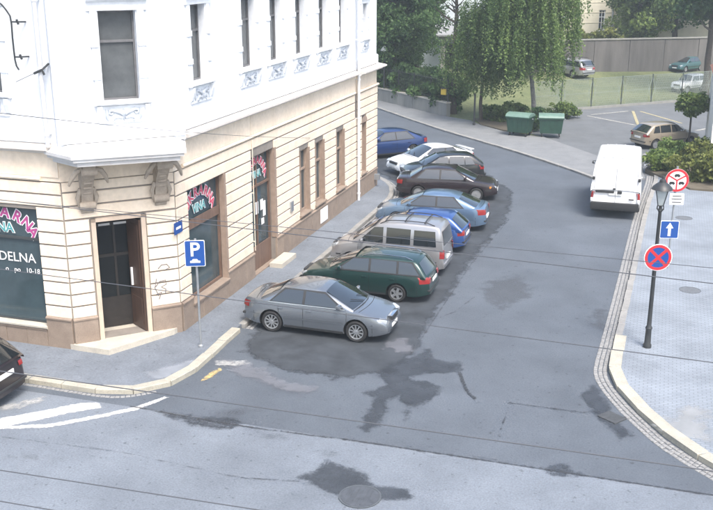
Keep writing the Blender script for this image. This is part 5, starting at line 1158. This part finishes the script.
# houses
def house(name, label, F, t0, t1, z0, z1, ops, mw, base, mroof, extra=None):
    e = empty(name, (F.o.x, F.o.y, base), 0, label, 'building'); wl = MB(); F.wall(wl, t0, t1, z0, z1, ops, .2)
    for t in (t0, t1): wl.quad(F.p(t, 0, z0), F.p(t, -9, z0), F.p(t, -9, z1), F.p(t, 0, z1))
    wl.quad(F.p(t0, -9, z0), F.p(t1, -9, z0), F.p(t1, -9, z1), F.p(t0, -9, z1)); wl.build('wall', mw, e)
    rfm = MB(); rfm.add([F.p(t0 - .5, .6, z1), F.p(t1 + .5, .6, z1), F.p(t1 + .5, -9.6, z1), F.p(t0 - .5, -9.6, z1), F.p(t0 + 3, -4.5, z1 + 3), F.p(t1 - 3, -4.5, z1 + 3)], [(0, 1, 5, 4), (1, 2, 5), (2, 3, 4, 5), (3, 0, 4), (0, 3, 2, 1)]); rfm.build('roof', mroof, e)
    for o_ in ops: window(F, o_, TRIM, GLASS, .1, .08, ((o_[0] + o_[1]) / 2,), (o_[2] + (o_[3] - o_[2]) * .66,), (.15, .12, TRIM), .08, e)
    return e
ROOFM = MATS['roof_tiles']; YEL = mat('pale_yellow_plaster', (.66, .62, .50), .9, .08, 1.5); PALEB = mat('pale_blue_plaster', (.55, .60, .62), .9, .1, 1.2)
ho = wa + WN * 9 + dw * 8; FH = Face(ho, dw, -WN)
def on_face(F, x, y):
    d = ray(x, y); n3 = Vector((F.n.x, F.n.y, 0)); o3 = Vector((F.o.x, F.o.y, CAMH)); dv = Vector(d); t = o3.dot(n3) / dv.dot(n3); p = dv * t; return (Vector((p.x, p.y)) - F.o).dot(F.d), CAMH + p.z
ta, za = on_face(FH, 598, 31); tb, zb_ = on_face(FH, 606, 10); tp_, _ = on_face(FH, 612, 20); tl_, _ = on_face(FH, 555, 20)
hs = house('yellow_house', 'pale yellow house behind the concrete wall, one tall window in view', FH, tl_ - 8, tp_ + 14, 0, max(11.5, zb_ + 3.5), [(ta, tb, za, zb_), (ta - 4, tb - 4, za, zb_), (tp_ + 1.4, tp_ + 2.4, za + .9, zb_ + .9), (tp_ + 4.5, tp_ + 5.5, za, zb_)], YEL, 0, ROOFM)
MB().tube([FH.p(tp_, .1, 1.0), FH.p(tp_, .1, 11)], .09, 8).build('downpipe', GREYM, hs)
st_ = MB()
for k in range(9): FH.box(st_, tl_ - 8, tp_ + 14, .0, .03, 3.4 + k * .9, 3.44 + k * .9)
st_.build('string_courses', YEL, hs)
# villa behind the trees on the left
FV = Face((-22.5, 79.5), (1, .12), (.12, -1)); pa, zt0 = on_face(FV, 445, 48); pb, _ = on_face(FV, 465, 48)
vl = house('villa', 'pale blue villa with pillared porch half hidden behind the left trees', FV, -3, 12.5, 0, 12, [(pa - 3.2, pa - 1.8, 5.6, 8.2), (pb + 2.0, pb + 3.4, 5.6, 8.2), (pb + 4, pb + 5.2, 1.6, 3.8)], PALEB, 0, ROOFM)
pc = (pa + pb) / 2
for t in (pa, pb):
    m_ = MB(); FV.box(m_, t - .16, t + .16, 1.5, 1.82, .3, 3.9); FV.box(m_, t - .22, t + .22, 1.44, 1.88, 3.65, 3.9); FV.box(m_, t - .22, t + .22, 1.44, 1.88, 0, .3); m_.build('pillar', CONC, vl)
FV.prof(MB(), pa - 1.2, pb + 1.2, [(-.1, 3.95), (2.2, 3.92), (2.2, 4.05), (-.1, 4.9)]).build('porch_roof', mat('grey_roofing', (.25, .26, .27), .8, .15, 3), vl)
FV.box(MB(), pc - .8, pc + .8, .01, .06, .3, 3.2).build('front_door', DARKW, vl)
FV.box(MB(), pa - .6, pb + .6, .0, 2.3, .0, .28).build('porch_step', STONE, vl)
# cream house corner at the right edge of the picture
cx_, cy_ = G(708, 168, PZ); hr = empty('cream_house', (cx_, cy_, 0), 0, 'cream plastered house corner at the right edge behind the shrubs', 'building')
m_ = MB(); FRH = Face((cx_, cy_), (1, 0), (0, -1)); FRW = Face((cx_, cy_), (0, 1), (-1, 0)); FRH.wall(m_, 0, 12, 0, 4.4, [(1.4, 2.6, 1.2, 2.9)], .2); FRW.wall(m_, 0, 7, 0, 4.4, [], .2); m_.quad((cx_ + 12, cy_, 0), (cx_ + 12, cy_ + 7, 0), (cx_ + 12, cy_ + 7, 4.4), (cx_ + 12, cy_, 4.4)); m_.quad((cx_, cy_ + 7, 0), (cx_ + 12, cy_ + 7, 0), (cx_ + 12, cy_ + 7, 4.4), (cx_, cy_ + 7, 4.4))
m_.build('wall', mat('cream_rough_plaster', (.76, .73, .66), .95, .12, 3, .5, 14), hr)
window(FRH, (1.4, 2.6, 1.2, 2.9), TRIM, GLASS, .1, .07, (2.0,), (), (.1, .1, TRIM), .07, hr)
MB().add([(cx_ - .12, cy_ - .3, 4.4), (cx_ + 12.3, cy_ - .3, 4.4), (cx_ + 12.3, cy_ + 7.2, 4.4), (cx_ - .12, cy_ + 7.2, 4.4), (cx_ + 3, cy_ + 3.5, 6.2), (cx_ + 9, cy_ + 3.5, 6.2)], [(0, 1, 5, 4), (1, 2, 5), (2, 3, 4, 5), (3, 0, 4), (0, 3, 2, 1)]).build('roof', ROOFM, hr)

# ================================================================== TREES AND SHRUBS
LEAF_D = leaf_mat('dark_leaves', (.036, .082, .034), (.14, .235, .075), .4); LEAF_B = leaf_mat('birch_leaves', (.065, .125, .042), (.23, .32, .10), .45); LEAF_L = leaf_mat('fresh_leaves', (.05, .10, .028), (.21, .28, .07), .4); LEAF_Y = leaf_mat('yellow_green_leaves', (.05, .075, .02), (.22, .24, .06), .3)
def leaf_mesh(name, C, S, m, parent, T=None, flat=.0, stretch=1.6):
    n = len(C); a = rng.normal(size=(n, 3)); a /= np.linalg.norm(a, axis=1)[:, None]; b_ = rng.normal(size=(n, 3)); b_[:, 2] *= (1 - flat); b_ -= a * (a * b_).sum(1)[:, None]; b_ /= np.linalg.norm(b_, axis=1)[:, None]
    if flat: a[:, 2] -= flat; a /= np.linalg.norm(a, axis=1)[:, None]
    S = S[:, None]; V = np.stack([C - a * S * stretch / 2, C + b_ * S / 2, C + a * S * stretch / 2, C - b_ * S / 2], 1).reshape(-1, 3)
    off = np.array(base_of(parent)); V = V - off; me = bpy.data.meshes.new(name)
    me.vertices.add(4 * n); me.vertices.foreach_set('co', V.astype(np.float32).ravel()); me.loops.add(4 * n); me.loops.foreach_set('vertex_index', np.arange(4 * n, dtype=np.int32)); me.polygons.add(n); me.polygons.foreach_set('loop_start', np.arange(0, 4 * n, 4, dtype=np.int32)); me.update(calc_edges=True)
    T = rng.random(n) if T is None else np.clip(T + rng.normal(0, .16, n), 0, 1); at = me.attributes.new('tone', 'FLOAT', 'FACE'); at.data.foreach_set('value', T.astype(np.float32)); me.materials.append(m)
    o_ = bpy.data.objects.new(name, me); COL.objects.link(o_); o_.parent = parent; return o_
def clumps(c, rad, n, r0, r1, per, size, bias=.55):
    c = np.array(c); rad = np.array(rad); C = []; S = []; T = []
    for _ in range(n):
        d = rng.normal(size=3); d /= np.linalg.norm(d); rr = rng.random() ** (1 / 3) * .55 + .42 * rng.random() ** .5; cc = c + d * rad * min(1, rr); r_ = rng.uniform(r0, r1); k = int(per * (r_ / r1) ** 2 * rng.uniform(.6, 1.2))
        q = rng.normal(size=(k, 3)); q /= np.linalg.norm(q, axis=1)[:, None]; q *= (rng.random(k) ** .45)[:, None] * r_; q[:, 2] *= .7; C.append(cc + q); S.append(rng.uniform(.65, 1.25, k) * size); T.append(np.full(k, rng.uniform(.15, .85)))
    return np.concatenate(C), np.concatenate(S), np.concatenate(T)
def trunk(parent, base, top, r0, nl, spread, m, zlimb=.45):
    b_ = MB(); base = Vector(base); top = Vector(top); n = 7; P = [base.lerp(top, k / n) + Vector((random.uniform(-.08, .08), random.uniform(-.08, .08), 0)) * (k > 0) for k in range(n + 1)]
    b_.tube([base - Vector((0, 0, .1))] + P, [r0 * 1.35] + [r0 * (1.15 if k == 0 else 1 - .75 * k / n) for k in range(n + 1)], 9)
    for k in range(nl):
        t = random.uniform(zlimb, .95); p = base.lerp(top, t); a = random.uniform(0, 6.283); l = spread * random.uniform(.5, 1) * (1.15 - t * .5); e = p + Vector((math.cos(a) * l, math.sin(a) * l, l * random.uniform(.35, .9))); mid = p.lerp(e, .5) + Vector((0, 0, -l * .08)); q = r0 * (1 - .75 * t) * .6
        b_.tube([p, mid, e], [q, q * .65, q * .2], 6)
    return b_.build('trunk', m, parent, 50)
def tree(name, label, base, h, rad, cz, n, r0, r1, per, size, m, bark=BARK, tr=.2, group=None, lean=(0, 0), nl=14):
    e = empty(name, base, 0, label, 'tree', group); x, y, z = base; trunk(e, base, (x + lean[0], y + lean[1], z + h * .86), tr, nl, rad[0] * .8, bark)
    C, S, T = clumps((x + lean[0], y + lean[1], z + cz), rad, n, r0, r1, per, size); keep = C[:, 2] > z + .4; leaf_mesh('crown', C[keep], S[keep], m, e, T[keep]); return e
GT = 'broad-leaved trees by the far road'
tree('broadleaf_tree', 'dark dense tree directly behind the low concrete wall, next to the building', (-19.0, 69.0, .1), 12, (3.4, 3.0, 4.6), 6.2, 150, .6, 1.15, 460, .135, LEAF_D, tr=.24, group=GT)
tree('broadleaf_tree', 'tall dark tree with fresh tips between low wall and villa porch', (-17.6, 70.5, .1), 13, (2.0, 2.3, 4.8), 7.2, 100, .6, 1.1, 460, .135, LEAF_D, tr=.22, group=GT)
tree('broadleaf_tree', 'slim dark tree by the end of the low wall, left of the black post', (TRK[0], TRK[1], .08), 11, (2.2, 2.0, 1.8), 9.9, 34, .5, .9, 200, .15, LEAF_D, tr=.24, group=GT)
tree('broadleaf_tree', 'dark low-branched tree behind the railings beside the villa', (-20.8, 74.5, .1), 9, (3.4, 2.6, 3.6), 4.2, 110, .6, 1.2, 400, .14, LEAF_D, tr=.2, group=GT)
tree('broadleaf_tree', 'dark low-branched tree right of the villa porch behind the weeping trees', (-11.2, 77.5, .3), 9, (3.0, 2.2, 3.4), 4.6, 90, .6, 1.2, 400, .14, LEAF_D, tr=.2, group=GT)
def birch(label, base, h, rx, ry, ztop, zbot, ns, tr, m, bark, skew=0.0):
    e = empty('birch_tree', base, 0, label, 'tree', GT); x, y, z = base; trunk(e, base, (x + skew, y, z + h * .9), tr, 22, rx * .75, bark, .3); C = []; T = []
    cl = [(rng.uniform(0, 6.283), rng.random() ** .6, rng.uniform(.15, 1), rng.uniform(.2, .85)) for _ in range(int(ns / 9))]
    for k in range(ns):
        a, rr, hh, tone = cl[k % len(cl)]; env = math.sin(math.pi * min(1, .12 + hh * .86)) ** .55; px_, py_ = rx * env * rr * math.cos(a), ry * env * rr * math.sin(a); p = np.array([x + skew * .7 + px_, y + py_, z + zbot + (ztop - zbot) * hh]) + rng.normal(0, .28, 3)
        l = rng.uniform(1.0, 2.6); m_ = int(l / .045); tt = np.linspace(0, 1, m_); bend = np.array([math.cos(a), math.sin(a)]) * .35 * rr
        q = np.column_stack([p[0] + bend[0] * np.sqrt(tt), p[1] + bend[1] * np.sqrt(tt), p[2] - l * tt]) + rng.normal(0, .07, (m_, 3)); q = q[q[:, 2] > z + zbot * .55]; C.append(q); T.append(np.full(len(q), tone))
    C = np.concatenate(C); T = np.concatenate(T); leaf_mesh('crown', C, rng.uniform(.065, .12, len(C)), m, e, T, .5, 1.5)
x, y = G(534, 127, .1); birch('large weeping birch behind the two green waste containers', (x, y, .1), 12.5, 3.0, 3.0, 13.4, 3.2, 2000, .15, LEAF_B, BIRCH, -1.15)
x, y = G(481, 121, .1); birch('smaller weeping tree with brown trunk left of the large birch', (x, y, .1), 8.4, 2.3, 2.2, 7.6, 2.9, 760, .12, LEAF_B, BARK, .1)
GR = 'trees behind the car park'
tw = lambda k, o_=6: wa + dw * k + WN * o_
xa, ya = G(640, 68, 1.2); xb2, yb2 = G(690, 66, 1.2)
for (sx, sy, lab, rad, cz, n, mm) in ((2.0, 4.0, 'pale green leafy tree overhanging the left part of the concrete wall', (3.2, 3.2, 4.6), 6.0, 85, LEAF_L), (6.8, 6.5, 'tall dense tree behind the middle of the concrete wall', (4.5, 4.2, 6.2), 8.5, 100, LEAF_D), (11.0, 3.0, 'dark spreading tree over the right end of the concrete wall', (4.2, 4.0, 5.5), 7.6, 90, LEAF_D)):
    p = Vector((xa, ya)) + dw * sx + WN * sy; tree('broadleaf_tree', lab, (p.x, p.y, 1.0), 12, rad, cz, int(n * 1.3), .8, 1.5, 420, .19, mm, tr=.3, group=GR)
x, y = G(706, 92, .6); tree('broadleaf_tree', 'shady tree at the right edge with a thick grey trunk beside the white off-road car', (x, y + 2, lawn_z(x, y)), 11, (3.3, 3.2, 3.4), 8.4, 85, .7, 1.3, 320, .2, LEAF_D, tr=.3, group=GR)
# small clipped round tree
x, y = G(688, 150, .1); e = empty('round_tree', (x, y + .9, .1), 0, 'small clipped ball-headed tree on a thin stem by the beige hatchback', 'tree'); y += .9
MB().tube([(x, y, 0), (x + .02, y, 1.0), (x, y, 2.3)], [.06, .05, .045], 8).build('trunk', BARK, e, 50); C, S, T = clumps((x + .05, y, 2.45), (.88, .85, .62), 46, .22, .42, 120, .12); leaf_mesh('crown', C, S, LEAF_L, e, T)
# shrubs
def shrub(label, c, rad, n, per, size, m, group, r0=.2, r1=.42):
    e = empty('shrub', c, 0, label, 'shrub', group); C, S, T = clumps((c[0], c[1], c[2] + rad[2] * .85), rad, n, r0, r1, per, size); C[:, 2] = np.maximum(C[:, 2], c[2] + .03); leaf_mesh('foliage', C, S, m, e, T)
    b_ = MB()
    for k in range(6): a = k * 1.05; b_.tube([(c[0], c[1], c[2] - .02), (c[0] + math.cos(a) * rad[0] * .5, c[1] + math.sin(a) * rad[1] * .5, c[2] + rad[2] * 1.1)], [.03, .01], 5)
    b_.build('stems', BARK, e)
GS = 'shrubs beside the white van'
for lab, q, rad, mm in (('small shrub nearest the white van mirror', (660, 171), (.75, .7, .55), LEAF_L), ('broad yellow-green shrub right of the round vehicle ban sign', (692, 181), (1.25, 1.1, .75), LEAF_Y), ('yellow-green shrub at the very right edge of the picture', (712, 184), (1.0, 1.1, .85), LEAF_Y), ('low green shrub behind the others towards the beige hatchback', (676, 162), (1.0, .9, .6), LEAF_L), ('low green shrub below the cream house corner', (704, 168), (1.0, .9, .75), LEAF_Y)):
    x, y = G(*q, .2); shrub(lab, (x, y + rad[1] * .5, .18), rad, 46, 120, .11, mm, GS)
GB = 'low shrubs around the waste containers'
for lab, q, rad, mm in (('bright green shrub left of the left waste container', (494, 122), (1.05, .8, .55), LEAF_L), ('leafy shrub squeezed between the two waste containers', (534, 131), (.7, .6, .75), LEAF_D), ('green shrub behind the right waste container by the fence', (560, 117), (1.2, .9, .5), LEAF_L), ('low shrub behind the left waste container', (512, 117), (1.0, .8, .5), LEAF_L)):
    x, y = G(*q, .1); shrub(lab, (x, y + .3, .1), rad, 34, 110, .13, mm, GB)
GW = 'shrubs showing above the concrete wall'
for i, (q, lab) in enumerate(((578, 'yellow-green shrub above the wall behind the silver estate car'), (594, 'yellow-green shrub above the wall below the tall house window'), (609, 'yellow-green shrub above the wall beside the house downpipe'))):
    t_ = None; d = ray(q, 40); p = None
    n3 = WN; k = (wa + WN * 1.6).dot(n3) / (Vector((d[0], d[1])).dot(n3)); p = Vector((d[0], d[1])) * k; shrub(lab, (p.x, p.y, 2.4), (1.3, .9, 1.0), 30, 90, .2, LEAF_Y, GW, .35, .6)
# hedge mass behind the railings
for i in range(5):
    p = la.lerp(lb_, (i + .5) / 5) + Vector((.5, .75)) * 1.1; shrub(['dark shrub behind the railings at the end nearest the yellow box', 'second dark shrub behind the railings counted from the yellow box', 'middle dark shrub behind the railings', 'fourth dark shrub behind the railings counted from the yellow box', 'dark shrub behind the railings at the end by the building'][i], (p.x, p.y, .1), (1.3, .9, 1.5), 60, 140, .16, LEAF_D, 'dark shrubs behind the railings', .35, .65)
print('trees done')

# ================================================================== HAZE
hz = MB().box((0, 60, 14.5), (300, 260, 31)).build('haze', None, kind='stuff')
m, t, b = _nodes('haze_air'); t.nodes.remove(b); pv = t.nodes.new('ShaderNodeVolumePrincipled'); pv.inputs['Density'].default_value = .0013; pv.inputs['Color'].default_value = (.84, .94, 1, 1); pv.inputs['Anisotropy'].default_value = .2
t.links.new(pv.outputs[0], t.nodes['Material Output'].inputs['Volume']); hz.data.materials.clear(); hz.data.materials.append(m)
